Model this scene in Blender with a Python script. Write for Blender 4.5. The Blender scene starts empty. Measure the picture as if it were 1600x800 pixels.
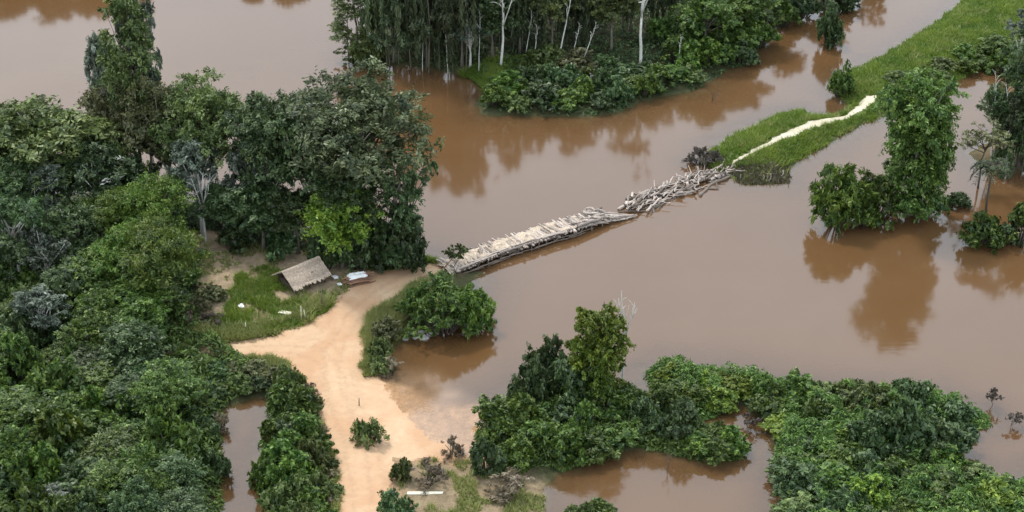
import bpy, math, random
import numpy as np
from mathutils import Vector, Matrix

# ------------------------------------------------------------------ camera
scene = bpy.context.scene
HC, PITCH, FPX = 100.0, math.radians(30.0), 2537.0      # height, look-down angle, focal length in photo pixels
SP, CP = math.sin(PITCH), math.cos(PITCH)
cam = bpy.data.cameras.new('camera')
cam.sensor_width = 36.0
cam.lens = FPX / 1600.0 * 36.0
cam.clip_start, cam.clip_end = 1.0, 6000.0
camo = bpy.data.objects.new('camera', cam)
scene.collection.objects.link(camo)
camo.location = (0, 0, HC)
camo.rotation_euler = (math.radians(90) - PITCH, 0, 0)
scene.camera = camo

# ------------------------------------------------------------------ sky, sun, exposure
SUN_EL, SUN_AZ = math.radians(58), math.radians(325)     # azimuth clockwise from +Y (the viewing direction)
world = bpy.data.worlds.new('World')
scene.world = world
world.use_nodes = True
wn, wl = world.node_tree.nodes, world.node_tree.links
wn.clear()
sky = wn.new('ShaderNodeTexSky')
sky.sky_type = 'NISHITA'
sky.sun_disc = False
sky.sun_elevation = SUN_EL
sky.sun_rotation = SUN_AZ
sky.air_density, sky.dust_density = 1.5, 4.0
tcw = wn.new('ShaderNodeTexCoord')
ns = wn.new('ShaderNodeTexNoise')
ns.inputs['Scale'].default_value = 2.4
ns.inputs['Detail'].default_value = 6.0
ns.inputs['Roughness'].default_value = 0.55
cr = wn.new('ShaderNodeValToRGB')                        # an even cover of cloud, a little thicker and thinner
cr.color_ramp.elements[0].position = 0.3
cr.color_ramp.elements[0].color = (8.9, 10.0, 11.4, 1)
cr.color_ramp.elements[1].position = 0.72
cr.color_ramp.elements[1].color = (11.6, 12.9, 14.2, 1)
mixw = wn.new('ShaderNodeMix')
mixw.data_type = 'RGBA'
mixw.inputs[0].default_value = 0.86
bg = wn.new('ShaderNodeBackground')
bg.inputs['Strength'].default_value = 0.122
wo = wn.new('ShaderNodeOutputWorld')
wl.new(tcw.outputs['Generated'], ns.inputs['Vector'])
wl.new(ns.outputs['Fac'], cr.inputs[0])
wl.new(sky.outputs[0], mixw.inputs[6])
wl.new(cr.outputs[0], mixw.inputs[7])
wl.new(mixw.outputs[2], bg.inputs[0])
wl.new(bg.outputs[0], wo.inputs[0])

sl = bpy.data.lights.new('sun', 'SUN')
sl.energy = 2.0
sl.angle = math.radians(7)
sl.color = (1.0, 0.95, 0.87)
so = bpy.data.objects.new('sun', sl)
scene.collection.objects.link(so)
sd = Vector((math.sin(SUN_AZ) * math.cos(SUN_EL), math.cos(SUN_AZ) * math.cos(SUN_EL), math.sin(SUN_EL)))
so.rotation_euler = sd.to_track_quat('Z', 'Y').to_euler()
so.location = sd * 300
vs = scene.view_settings
vs.view_transform = 'Standard'
vs.look = 'None'
vs.gamma = 1.0
vs.use_curve_mapping = False
vs.exposure = 0.5
scene.cycles.max_bounces = 6
scene.cycles.diffuse_bounces = 2
scene.cycles.glossy_bounces = 2
scene.cycles.transmission_bounces = 3
scene.cycles.transparent_max_bounces = 6

# ------------------------------------------------------------------ helpers
COL = scene.collection
R = math.radians


def P(u, v, z=0.0):
    """the point at height z seen at photo pixel u, v"""
    a, b = (u - 800) / FPX, (400 - v) / FPX
    d = (a, CP + b * SP, -SP + b * CP)
    t = (z - HC) / d[2]
    return Vector((d[0] * t, d[1] * t, z))


def PA(pts, z=0.0):
    return np.array([P(u, v, z)[:2] for u, v in pts])


def depth(p):
    return p[1] * CP - (p[2] - HC) * SP


def mpp(p):
    return depth(p) / FPX


def height_to(p, top):
    t = (400 - top) / FPX
    return HC + p[1] * (t * CP - SP) / (CP + t * SP) - p[2]


def tag(o, label=None, cat=None, group=None, kind=None):
    if label: o['label'] = label
    if cat: o['category'] = cat
    if group: o['group'] = group
    if kind: o['kind'] = kind
    return o


def link(name, data, parent=None, loc=None, rot=None, scl=None):
    o = bpy.data.objects.new(name, data)
    COL.objects.link(o)
    if parent: o.parent = parent
    if loc is not None: o.location = loc
    if rot is not None: o.rotation_euler = rot
    if scl is not None: o.scale = scl
    return o


def mesh(name, verts, faces, mat=None, tint=None, smooth=False):
    """faces: an (n,k) array, or a list of tuples"""
    me = bpy.data.meshes.new(name)
    verts = np.asarray(verts, dtype=np.float32)
    if isinstance(faces, np.ndarray):
        n, k = faces.shape
        me.vertices.add(len(verts))
        me.vertices.foreach_set('co', verts.ravel())
        me.loops.add(n * k)
        me.loops.foreach_set('vertex_index', faces.astype(np.int32).ravel())
        me.polygons.add(n)
        me.polygons.foreach_set('loop_start', np.arange(0, n * k, k, dtype=np.int32))
        me.polygons.foreach_set('loop_total', np.full(n, k, dtype=np.int32))
        me.update(calc_edges=True)
    else:
        me.from_pydata([tuple(map(float, v)) for v in verts], [], faces)
        me.update()
    if tint is not None:
        at = me.attributes.new('tint', 'FLOAT', 'POINT')
        at.data.foreach_set('value', np.asarray(tint, dtype=np.float32))
    if smooth:
        me.polygons.foreach_set('use_smooth', np.ones(len(me.polygons), dtype=bool))
    if mat: me.materials.append(mat)
    return me


def tube(pts, radii, sides=7, cap=True, rng=None, rough=0.0):
    """a tapered tube along pts: verts, faces"""
    pts = [Vector(p) for p in pts]
    V, F = [], []
    prev = None
    for i, p in enumerate(pts):
        d = (pts[min(i + 1, len(pts) - 1)] - pts[max(i - 1, 0)]).normalized()
        if prev is None:
            prev = d.orthogonal().normalized()
        a = (prev - d * prev.dot(d)).normalized()
        b = d.cross(a)
        prev = a
        for k in range(sides):
            t = 2 * math.pi * k / sides
            r = radii[i] * (1 + (rng.uniform(-rough, rough) if rng else 0))
            V.append(p + (a * math.cos(t) + b * math.sin(t)) * r)
    for i in range(len(pts) - 1):
        for k in range(sides):
            k2 = (k + 1) % sides
            F.append((i * sides + k, i * sides + k2, (i + 1) * sides + k2, (i + 1) * sides + k))
    if cap:
        F.append(tuple(range(sides))[::-1])
        F.append(tuple((len(pts) - 1) * sides + k for k in range(sides)))
    return V, F


class MB:
    def __init__(self):
        self.v, self.f = [], []

    def add(self, v, f):
        o = len(self.v)
        self.v += [tuple(p) for p in v]
        self.f += [tuple(i + o for i in q) for q in f]

    def tube(self, *a, **k):
        self.add(*tube(*a, **k))

    def mesh(self, name, mat, smooth=True):
        return mesh(name, self.v, self.f, mat, None, smooth)


# ------------------------------------------------------------------ value noise in numpy
def vnoise(x, y, seed=0):
    xi, yi = np.floor(x).astype(np.int64), np.floor(y).astype(np.int64)
    fx, fy = x - xi, y - yi
    fx, fy = fx * fx * (3 - 2 * fx), fy * fy * (3 - 2 * fy)

    def h(a, b):
        n = (a * 374761393 + b * 668265263 + seed * 974711) & 0x7fffffff
        n = ((n ^ (n >> 13)) * 1274126177) & 0x7fffffff
        return ((n ^ (n >> 16)) & 0xffff) / 65535.0
    return (h(xi, yi) * (1 - fx) + h(xi + 1, yi) * fx) * (1 - fy) + (h(xi, yi + 1) * (1 - fx) + h(xi + 1, yi + 1) * fx) * fy


def fbm(x, y, seed=0, oct=3):
    s, a, t = 0, 1.0, 0
    for i in range(oct):
        s = s + a * vnoise(x * 2 ** i, y * 2 ** i, seed + i)
        t += a
        a *= 0.5
    return s / t


def sdf(poly, X, Y):
    """signed distance to a polygon, positive inside"""
    d = np.full(X.shape, 1e9)
    ins = np.zeros(X.shape, dtype=bool)
    n = len(poly)
    for i in range(n):
        ax, ay = poly[i]
        bx, by = poly[(i + 1) % n]
        ex, ey = bx - ax, by - ay
        wx, wy = X - ax, Y - ay
        t = np.clip((wx * ex + wy * ey) / (ex * ex + ey * ey + 1e-9), 0, 1)
        d = np.minimum(d, (wx - ex * t) ** 2 + (wy - ey * t) ** 2)
        c = ((ay > Y) != (by > Y))
        if ey != 0:
            ins ^= c & (X < ax + (Y - ay) * ex / ey)
    d = np.sqrt(d)
    return np.where(ins, d, -d)


def sstep(a, b, x):
    t = np.clip((x - a) / (b - a), 0, 1)
    return t * t * (3 - 2 * t)


# ------------------------------------------------------------------ shorelines, as traced on the water plane
LAND = {
    'mainland': [(-500, 300), (-100, 300), (60, 305), (170, 300), (330, 318), (450, 345), (560, 375), (640, 398), (690, 408),
                 (712, 412), (745, 428), (742, 446), (720, 470), (690, 505), (640, 525), (612, 540), (606, 565), (596, 590),
                 (598, 604), (616, 634), (640, 660), (672, 690), (700, 710), (745, 708), (748, 690),
                 (752, 655), (790, 622), (840, 596), (900, 586), (980, 606), (1045, 632), (1085, 660), (1150, 684),
                 (1168, 700), (1150, 722), (1095, 722), (1040, 704), (985, 702), (930, 716), (880, 735), (852, 752), (845, 785),
                 (838, 830), (860, 960), (-700, 960)],
    'mat': [(1008, 582), (1040, 572), (1120, 580), (1200, 596), (1290, 610), (1380, 612), (1460, 622), (1530, 648), (1545, 664),
            (1500, 676), (1480, 690), (1505, 715), (1545, 752), (1575, 765), (1620, 740), (1750, 720), (1900, 960), (1250, 960), (1238, 810),
            (1225, 770), (1206, 725), (1212, 690), (1196, 655), (1168, 632), (1140, 628), (1128, 650), (1085, 652),
            (1048, 632), (1018, 606)],
    'island': [(588, 98), (640, 104), (705, 112), (742, 122), (765, 140), (742, 165), (755, 178), (830, 182), (915, 183), (962, 178), (1000, 158),
               (1050, 150), (1090, 140), (1130, 112), (1160, 103), (1180, 85), (1200, 52), (1240, 28), (1290, 18), (1335, 5), (1420, -60),
               (1420, -200), (560, -200), (575, 20), (580, 80)],
    'embankment': [(1095, 252), (1112, 234), (1160, 206), (1215, 180), (1258, 172), (1268, 184), (1308, 180), (1330, 165), (1312, 152),
                   (1298, 138), (1318, 118), (1380, 88), (1440, 52), (1500, 8), (1545, -50), (1900, -120), (1900, 0), (1700, 40),
                   (1600, 78), (1548, 98), (1502, 122), (1474, 146), (1440, 172), (1385, 178), (1352, 192), (1310, 212), (1275, 236), (1232, 258),
                   (1228, 284), (1165, 286), (1128, 274)],
    'right_bank': [(1515, 240), (1560, 215), (1640, 180), (1750, 190), (1750, 275), (1620, 272), (1550, 262)],
    'far_bank': [(-700, -62), (330, -62), (470, -64), (500, -110), (500, -260), (-700, -260)],
}
HOLES = {
    'pond': [(338, 655), (350, 636), (392, 622), (424, 624), (424, 660), (414, 700), (412, 740), (418, 770), (428, 800), (430, 990),
             (330, 990), (334, 800), (338, 740), (338, 690)],
    'bay': [(606, 556), (612, 541), (640, 528), (690, 522), (735, 512), (760, 520), (800, 560), (760, 590), (690, 596), (640, 590), (614, 578)],
}
ROAD = [(702, 414), (650, 424), (600, 428), (580, 430), (562, 446), (536, 466), (518, 488), (486, 512), (430, 532), (370, 544), (318, 546), (258, 546), (256, 558), (330, 561),
        (392, 562), (432, 566), (455, 585), (478, 620), (500, 665), (516, 715), (526, 760), (530, 840), (520, 960), (640, 960), (622, 800), (612, 745), (620, 722),
        (700, 722), (712, 712), (690, 694), (655, 668), (630, 642), (610, 610), (600, 592), (578, 582), (566, 560), (566, 520), (586, 494), (612, 484), (632, 462),
        (660, 440), (692, 430), (716, 428)]
PATH = [(1139, 262), (1140, 256), (1170, 238), (1215, 212), (1262, 190), (1300, 181), (1325, 172), (1352, 148), (1370, 150), (1368, 158), (1350, 172),
        (1300, 192), (1262, 205), (1220, 222), (1180, 240), (1150, 257)]
ROADWET = ROAD[:28] + [(700, 724), (790, 722), (840, 690), (790, 645), (720, 615), (660, 600), (620, 590), (578, 582)] + ROAD[36:]
SHALLOW = [(596, 585), (680, 612), (770, 640), (800, 680), (790, 735), (600, 740), (555, 640), (560, 590)]
SILT = [(580, 590), (640, 605), (700, 640), (750, 665), (780, 690), (770, 725), (600, 725), (560, 640)]
CLEARING = [(318, 440), (300, 372), (330, 355), (420, 398), (520, 400), (640, 405), (690, 418), (600, 440), (530, 500), (420, 540), (300, 545), (310, 500)]
GREEN = [(372, 440), (420, 425), (520, 470), (520, 490), (480, 515), (420, 532), (340, 540), (250, 540), (300, 505), (350, 500)]
DRY = [(622, 718), (690, 722), (740, 716), (800, 735), (850, 760), (850, 850), (640, 850), (622, 780)]


def PG(k):
    return PA(k)


PATH_UP = [(u, v + 9) for u, v in PATH]        # where the path's outline falls on the water plane


def axis(a, b, step, lo, hi):
    core = np.arange(a, b + step * 0.5, step)
    left, right = [], []
    s, x = step * 2, a
    while x > lo:
        x -= s; s *= 1.6; left.append(max(x, lo))
    s, x = step * 2, b
    while x < hi:
        x += s; s *= 1.6; right.append(min(x, hi))
    return np.array(left[::-1] + list(core) + right)


GX = axis(-95, 105, 0.5, -3000, 3000)
GY = axis(105, 300, 0.5, -3000, 4000)
XX, YY = np.meshgrid(GX, GY)


def land_sdf(X, Y):
    wob = (fbm(X * 0.55, Y * 0.55, 3) - 0.5) * 1.6
    d = np.full(X.shape, -1e9)
    for k in LAND:
        d = np.maximum(d, sdf(PG(LAND[k]), X, Y))
    for k in HOLES:
        d = np.minimum(d, -sdf(PG(HOLES[k]), X, Y))
    return d + wob


def ground_h(X, Y):
    d = land_sdf(X, Y)
    sh = sstep(-5.0, 3.0, sdf(PG(SHALLOW), X, Y))
    slope = 0.24 * (1 - sh) + 0.018 * sh
    h = np.clip(d * slope, -2.0, 0.45 + 0.02 * np.clip(d, 0, 30))
    h = h + ((fbm(X * 0.25, Y * 0.25, 9) - 0.5) * 0.16 * (d > -3) + (fbm(X * 1.7, Y * 1.7, 19, 2) - 0.5) * 0.07) * (1 - 0.6 * sh)
    e = sdf(PG(LAND['embankment']), X, Y)
    return h + 0.45 * sstep(0.6, 3.0, e)


HH = ground_h(XX, YY)


def gh(x, y):
    """ground height at a point, from the grid"""
    i = min(max(np.searchsorted(GX, x) - 1, 0), len(GX) - 2)
    j = min(max(np.searchsorted(GY, y) - 1, 0), len(GY) - 2)
    fx = (x - GX[i]) / (GX[i + 1] - GX[i])
    fy = (y - GY[j]) / (GY[j + 1] - GY[j])
    return float((HH[j, i] * (1 - fx) + HH[j, i + 1] * fx) * (1 - fy) + (HH[j + 1, i] * (1 - fx) + HH[j + 1, i + 1] * fx) * fy)


def ghv(X, Y):
    i = np.clip(np.searchsorted(GX, X) - 1, 0, len(GX) - 2)
    j = np.clip(np.searchsorted(GY, Y) - 1, 0, len(GY) - 2)
    fx = (X - GX[i]) / (GX[i + 1] - GX[i])
    fy = (Y - GY[j]) / (GY[j + 1] - GY[j])
    return (HH[j, i] * (1 - fx) + HH[j, i + 1] * fx) * (1 - fy) + (HH[j + 1, i] * (1 - fx) + HH[j + 1, i + 1] * fx) * fy


# ------------------------------------------------------------------ materials
def new_mat(name):
    m = bpy.data.materials.new(name)
    m.use_nodes = True
    m.node_tree.nodes.clear()
    return m, m.node_tree.nodes, m.node_tree.links


def N(nodes, typ, **kw):
    n = nodes.new(typ)
    for k, v in kw.items():
        if k in n.inputs: n.inputs[k].default_value = v
        else: setattr(n, k, v)
    return n


def rgba(c):
    return (c[0], c[1], c[2], 1.0)


def mixc(nodes, links, fac, a, b, mode='MIX'):
    m = nodes.new('ShaderNodeMix')
    m.data_type = 'RGBA'
    m.blend_type = mode
    m.clamp_factor = True
    for sock, val in ((m.inputs[0], fac), (m.inputs[6], a), (m.inputs[7], b)):
        if isinstance(val, bpy.types.NodeSocket): links.new(val, sock)
        elif isinstance(val, (int, float)): sock.default_value = val
        else: sock.default_value = rgba(val)
    return m.outputs[2]


def foliage(name, dark, light, accent=None, rough=0.5, trans=0.3, hue=0.014, val=0.28):
    m, n, l = new_mat(name)
    at = N(n, 'ShaderNodeAttribute', attribute_name='tint')
    col = mixc(n, l, at.outputs['Fac'], dark, light)
    if accent:
        rp = N(n, 'ShaderNodeMapRange', **{'From Min': 0.9, 'From Max': 0.96})
        l.new(at.outputs['Fac'], rp.inputs['Value'])
        col = mixc(n, l, rp.outputs[0], col, accent)
    oi = N(n, 'ShaderNodeObjectInfo')
    hs = N(n, 'ShaderNodeHueSaturation')
    for sock, lo, hi in (('Hue', 0.5 - hue, 0.5 + hue), ('Value', 1 - val, 1 + val)):
        mr = N(n, 'ShaderNodeMapRange', **{'To Min': lo, 'To Max': hi})
        l.new(oi.outputs['Random'], mr.inputs['Value'])
        l.new(mr.outputs[0], hs.inputs[sock])
    l.new(col, hs.inputs['Color'])
    b = N(n, 'ShaderNodeBsdfPrincipled', Roughness=rough, **{'Specular IOR Level': 0.45})
    t = N(n, 'ShaderNodeBsdfTranslucent')
    l.new(hs.outputs[0], b.inputs['Base Color'])
    l.new(hs.outputs[0], t.inputs['Color'])
    mx = N(n, 'ShaderNodeMixShader')
    mx.inputs[0].default_value = trans
    o = N(n, 'ShaderNodeOutputMaterial')
    l.new(b.outputs[0], mx.inputs[1])
    l.new(t.outputs[0], mx.inputs[2])
    l.new(mx.outputs[0], o.inputs[0])
    return m


def rough_mat(name, c1, c2, scale=3.0, rough=0.9, bump=0.4, stretch=(1, 1, 1), c3=None, obj_rand=0.0):
    m, n, l = new_mat(name)
    tc = N(n, 'ShaderNodeTexCoord')
    mp = N(n, 'ShaderNodeMapping')
    mp.inputs['Scale'].default_value = stretch
    l.new(tc.outputs['Object'], mp.inputs[0])
    oi = N(n, 'ShaderNodeObjectInfo')
    nz = N(n, 'ShaderNodeTexNoise', Scale=scale, Detail=6.0, Roughness=0.65, noise_dimensions='4D')
    l.new(mp.outputs[0], nz.inputs['Vector'])
    mw = N(n, 'ShaderNodeMath', operation='MULTIPLY')
    mw.inputs[1].default_value = 30.0
    l.new(oi.outputs['Random'], mw.inputs[0])
    l.new(mw.outputs[0], nz.inputs['W'])
    rp = N(n, 'ShaderNodeMapRange', **{'From Min': 0.32, 'From Max': 0.68})
    l.new(nz.outputs['Fac'], rp.inputs['Value'])
    col = mixc(n, l, rp.outputs[0], c1, c2)
    if c3:
        n2 = N(n, 'ShaderNodeTexNoise', Scale=scale * 3.3, Detail=4.0)
        l.new(mp.outputs[0], n2.inputs['Vector'])
        r2 = N(n, 'ShaderNodeMapRange', **{'From Min': 0.58, 'From Max': 0.68})
        l.new(n2.outputs['Fac'], r2.inputs['Value'])
        col = mixc(n, l, r2.outputs[0], col, c3)
    if obj_rand:
        hs = N(n, 'ShaderNodeHueSaturation')
        mr = N(n, 'ShaderNodeMapRange', **{'To Min': 1 - obj_rand, 'To Max': 1 + obj_rand})
        l.new(oi.outputs['Random'], mr.inputs['Value'])
        l.new(mr.outputs[0], hs.inputs['Value'])
        l.new(col, hs.inputs['Color'])
        col = hs.outputs[0]
    b = N(n, 'ShaderNodeBsdfPrincipled', Roughness=rough, **{'Specular IOR Level': 0.3})
    l.new(col, b.inputs['Base Color'])
    if bump:
        bp = N(n, 'ShaderNodeBump', Strength=bump, Distance=0.08)
        l.new(nz.outputs['Fac'], bp.inputs['Height'])
        l.new(bp.outputs[0], b.inputs['Normal'])
    o = N(n, 'ShaderNodeOutputMaterial')
    l.new(b.outputs[0], o.inputs[0])
    return m


FOL = {
    'green': foliage('leaf_green', (0.022, 0.054, 0.008), (0.185, 0.275, 0.05), accent=(0.3, 0.36, 0.12)),
    'dark': foliage('leaf_dark', (0.019, 0.042, 0.012), (0.14, 0.195, 0.07)),
    'teal': foliage('leaf_teal', (0.020, 0.048, 0.014), (0.16, 0.235, 0.085), rough=0.45),
    'olive': foliage('leaf_olive', (0.036, 0.062, 0.014), (0.22, 0.265, 0.08)),
    'brown': foliage('leaf_brown_olive', (0.06, 0.07, 0.024), (0.24, 0.24, 0.105)),
    'lime': foliage('leaf_lime', (0.045, 0.095, 0.008), (0.30, 0.38, 0.05)),
    'feather': foliage('leaf_feather', (0.03, 0.07, 0.008), (0.205, 0.285, 0.045), accent=(0.33, 0.36, 0.10)),
    'silver': foliage('leaf_silver', (0.05, 0.075, 0.045), (0.30, 0.35, 0.26), accent=(0.55, 0.58, 0.5)),
    'flower': foliage('leaf_white_flowered', (0.02, 0.05, 0.018), (0.12, 0.19, 0.065), accent=(0.6, 0.63, 0.55)),
    'pale': foliage('leaf_pale_olive', (0.03, 0.056, 0.018), (0.25, 0.31, 0.13), accent=(0.42, 0.47, 0.29)),
    'dry': foliage('leaf_dry', (0.13, 0.10, 0.06), (0.34, 0.28, 0.19)),
    'twig': foliage('twig_grey_brown', (0.05, 0.042, 0.035), (0.16, 0.13, 0.10)),
    'gallery': foliage('leaf_gallery', (0.028, 0.044, 0.017), (0.17, 0.21, 0.10)),
    'deadgrass': foliage('dead_blades', (0.05, 0.05, 0.025), (0.17, 0.15, 0.075), trans=0.2, val=0.0, hue=0.0),
    'lawn': foliage('grass_blades', (0.045, 0.12, 0.013), (0.29, 0.345, 0.05), trans=0.35, val=0.0, hue=0.0),
    'weeds': foliage('weed_blades', (0.15, 0.19, 0.045), (0.42, 0.40, 0.15), accent=(0.5, 0.43, 0.25), trans=0.35, val=0.0, hue=0.0),
}
BARK = {
    'grey': rough_mat('bark_grey', (0.10, 0.085, 0.065), (0.24, 0.21, 0.17), 2.0, stretch=(1, 1, 0.3)),
    'pale': rough_mat('bark_pale', (0.38, 0.37, 0.33), (0.68, 0.67, 0.6), 1.5, stretch=(1, 1, 0.4)),
    'dark': rough_mat('bark_dark', (0.04, 0.033, 0.026), (0.11, 0.09, 0.07), 2.0, stretch=(1, 1, 0.3)),
}
M_LOG = rough_mat('weathered_log', (0.16, 0.125, 0.10), (0.56, 0.48, 0.42), 2.2, stretch=(1, 1, 0.22), c3=(0.07, 0.052, 0.04), obj_rand=0.42)
M_LOGD = rough_mat('wet_log', (0.07, 0.052, 0.04), (0.2, 0.16, 0.13), 2.2, stretch=(1, 1, 0.22), obj_rand=0.25)
M_DECK = rough_mat('packed_deck_soil', (0.27, 0.205, 0.145), (0.58, 0.48, 0.37), 1.6, c3=(0.12, 0.085, 0.06), bump=1.0)
M_THATCH = rough_mat('dry_thatch', (0.25, 0.185, 0.135), (0.52, 0.43, 0.34), 4.0, stretch=(2.5, 0.5, 1), c3=(0.15, 0.105, 0.075), obj_rand=0.2, bump=1.0)
M_BOARD = rough_mat('old_board', (0.06, 0.042, 0.035), (0.16, 0.115, 0.095), 4.0, stretch=(1, 1, 0.2), obj_rand=0.2)
M_TARP = rough_mat('white_tarp', (0.66, 0.66, 0.64), (0.8, 0.79, 0.77), 3.0, rough=0.55, bump=0.3)
M_WOOD = rough_mat('cut_wood', (0.16, 0.085, 0.05), (0.3, 0.17, 0.11), 3.0, obj_rand=0.25)
M_PLANK = rough_mat('bleached_plank', (0.55, 0.5, 0.38), (0.74, 0.7, 0.56), 3.0, stretch=(0.2, 1, 1))
M_STONE = rough_mat('pale_stone', (0.3, 0.28, 0.26), (0.55, 0.53, 0.5), 2.5, obj_rand=0.2)


def ground_material():
    m, n, l = new_mat('ground_soil')
    vc = N(n, 'ShaderNodeAttribute', attribute_name='soil')
    tc = N(n, 'ShaderNodeTexCoord')
    n1 = N(n, 'ShaderNodeTexNoise', Scale=0.9, Detail=8.0, Roughness=0.7)
    n2 = N(n, 'ShaderNodeTexNoise', Scale=7.0, Detail=5.0, Roughness=0.7)
    l.new(tc.outputs['Object'], n1.inputs['Vector'])
    l.new(tc.outputs['Object'], n2.inputs['Vector'])
    mr = N(n, 'ShaderNodeMapRange', **{'From Min': 0.3, 'From Max': 0.7, 'To Min': 0.6, 'To Max': 1.35})
    l.new(n1.outputs['Fac'], mr.inputs['Value'])
    mr2 = N(n, 'ShaderNodeMapRange', **{'From Min': 0.3, 'From Max': 0.7, 'To Min': 0.72, 'To Max': 1.25})
    l.new(n2.outputs['Fac'], mr2.inputs['Value'])
    mu = N(n, 'ShaderNodeMath', operation='MULTIPLY')
    l.new(mr.outputs[0], mu.inputs[0])
    l.new(mr2.outputs[0], mu.inputs[1])
    hs = N(n, 'ShaderNodeHueSaturation')
    l.new(vc.outputs['Color'], hs.inputs['Color'])
    l.new(mu.outputs[0], hs.inputs['Value'])
    b = N(n, 'ShaderNodeBsdfPrincipled', Roughness=0.95, **{'Specular IOR Level': 0.2})
    l.new(hs.outputs[0], b.inputs['Base Color'])
    bp = N(n, 'ShaderNodeBump', Strength=0.6, Distance=0.15)
    l.new(n2.outputs['Fac'], bp.inputs['Height'])
    l.new(bp.outputs[0], b.inputs['Normal'])
    o = N(n, 'ShaderNodeOutputMaterial')
    l.new(b.outputs[0], o.inputs[0])
    return m


def road_material(name, base, light, dark):
    m, n, l = new_mat(name)
    tc = N(n, 'ShaderNodeTexCoord')
    n1 = N(n, 'ShaderNodeTexNoise', Scale=0.16, Detail=6.0, Roughness=0.6, Distortion=0.8)
    n2 = N(n, 'ShaderNodeTexNoise', Scale=1.6, Detail=8.0, Roughness=0.72)
    for q in (n1, n2): l.new(tc.outputs['Object'], q.inputs['Vector'])
    r1 = N(n, 'ShaderNodeMapRange', **{'From Min': 0.42, 'From Max': 0.68})
    l.new(n1.outputs['Fac'], r1.inputs['Value'])
    c = mixc(n, l, r1.outputs[0], base, light)
    ru = N(n, 'ShaderNodeAttribute', attribute_name='rut')       # pressed, damper soil where wheels and feet go
    rm = N(n, 'ShaderNodeMath', operation='MULTIPLY')
    l.new(ru.outputs['Fac'], rm.inputs[0])
    rr_ = N(n, 'ShaderNodeMapRange', **{'From Min': 0.35, 'From Max': 0.6, 'To Min': 0.0, 'To Max': 0.36})
    l.new(n2.outputs['Fac'], rr_.inputs['Value'])
    l.new(rr_.outputs[0], rm.inputs[1])
    c = mixc(n, l, rm.outputs[0], c, tuple(q * 0.78 for q in dark))
    r2 = N(n, 'ShaderNodeMapRange', **{'From Min': 0.5, 'From Max': 0.78, 'To Max': 0.55})
    l.new(n2.outputs['Fac'], r2.inputs['Value'])
    c = mixc(n, l, r2.outputs[0], c, dark)
    b = N(n, 'ShaderNodeBsdfPrincipled', Roughness=0.85, **{'Specular IOR Level': 0.25})
    l.new(c, b.inputs['Base Color'])
    bp = N(n, 'ShaderNodeBump', Strength=0.35, Distance=0.1)
    l.new(n2.outputs['Fac'], bp.inputs['Height'])
    l.new(bp.outputs[0], b.inputs['Normal'])
    o = N(n, 'ShaderNodeOutputMaterial')
    l.new(b.outputs[0], o.inputs[0])
    return m


def water_material():
    m, n, l = new_mat('silty_water')
    op = N(n, 'ShaderNodeAttribute', attribute_name='opacity')
    tc = N(n, 'ShaderNodeTexCoord')
    mp = N(n, 'ShaderNodeMapping')
    mp.inputs['Scale'].default_value = (0.35, 1.0, 1.0)
    l.new(tc.outputs['Object'], mp.inputs[0])
    n1 = N(n, 'ShaderNodeTexNoise', Scale=0.055, Detail=4.0, Roughness=0.55)
    l.new(tc.outputs['Object'], n1.inputs['Vector'])
    r1 = N(n, 'ShaderNodeMapRange', **{'From Min': 0.3, 'From Max': 0.7})
    l.new(n1.outputs['Fac'], r1.inputs['Value'])
    c = mixc(n, l, r1.outputs[0], (0.106, 0.054, 0.021), (0.120, 0.065, 0.030))
    si = N(n, 'ShaderNodeAttribute', attribute_name='silt')      # fine sand stirred up over the drowned road
    c = mixc(n, l, si.outputs['Fac'], c, (0.36, 0.235, 0.145))
    n2 = N(n, 'ShaderNodeTexNoise', Scale=1.1, Detail=3.0, Roughness=0.5)
    l.new(mp.outputs[0], n2.inputs['Vector'])
    n3 = N(n, 'ShaderNodeTexNoise', Scale=0.06, Detail=2.0)      # calm and ruffled stretches
    l.new(tc.outputs['Object'], n3.inputs['Vector'])
    r3 = N(n, 'ShaderNodeMapRange', **{'From Min': 0.45, 'From Max': 0.7, 'To Min': 0.015, 'To Max': 0.11})
    l.new(n3.outputs['Fac'], r3.inputs['Value'])
    bp = N(n, 'ShaderNodeBump', Distance=0.12)
    l.new(n2.outputs['Fac'], bp.inputs['Height'])
    l.new(r3.outputs[0], bp.inputs['Strength'])
    df = N(n, 'ShaderNodeBsdfDiffuse')
    l.new(c, df.inputs['Color'])
    tr = N(n, 'ShaderNodeBsdfTransparent', Color=(0.96, 0.93, 0.88, 1))
    a = N(n, 'ShaderNodeMixShader')
    l.new(op.outputs['Fac'], a.inputs[0])
    l.new(tr.outputs[0], a.inputs[1])
    l.new(df.outputs[0], a.inputs[2])
    gl = N(n, 'ShaderNodeBsdfGlossy', Roughness=0.085)
    l.new(bp.outputs[0], gl.inputs['Normal'])
    fr = N(n, 'ShaderNodeFresnel', IOR=1.78)
    l.new(bp.outputs[0], fr.inputs['Normal'])
    ge = N(n, 'ShaderNodeNewGeometry')                           # light from the bed leaves the water freely
    fm = N(n, 'ShaderNodeMath', operation='MULTIPLY_ADD')
    fm.inputs[1].default_value, fm.inputs[2].default_value = -1.0, 1.0
    l.new(ge.outputs['Backfacing'], fm.inputs[0])
    ff = N(n, 'ShaderNodeMath', operation='MULTIPLY')
    l.new(fr.outputs[0], ff.inputs[0])
    l.new(fm.outputs[0], ff.inputs[1])
    b = N(n, 'ShaderNodeMixShader')
    l.new(ff.outputs[0], b.inputs[0])
    l.new(a.outputs[0], b.inputs[1])
    l.new(gl.outputs[0], b.inputs[2])
    o = N(n, 'ShaderNodeOutputMaterial')
    l.new(b.outputs[0], o.inputs[0])
    return m


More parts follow.
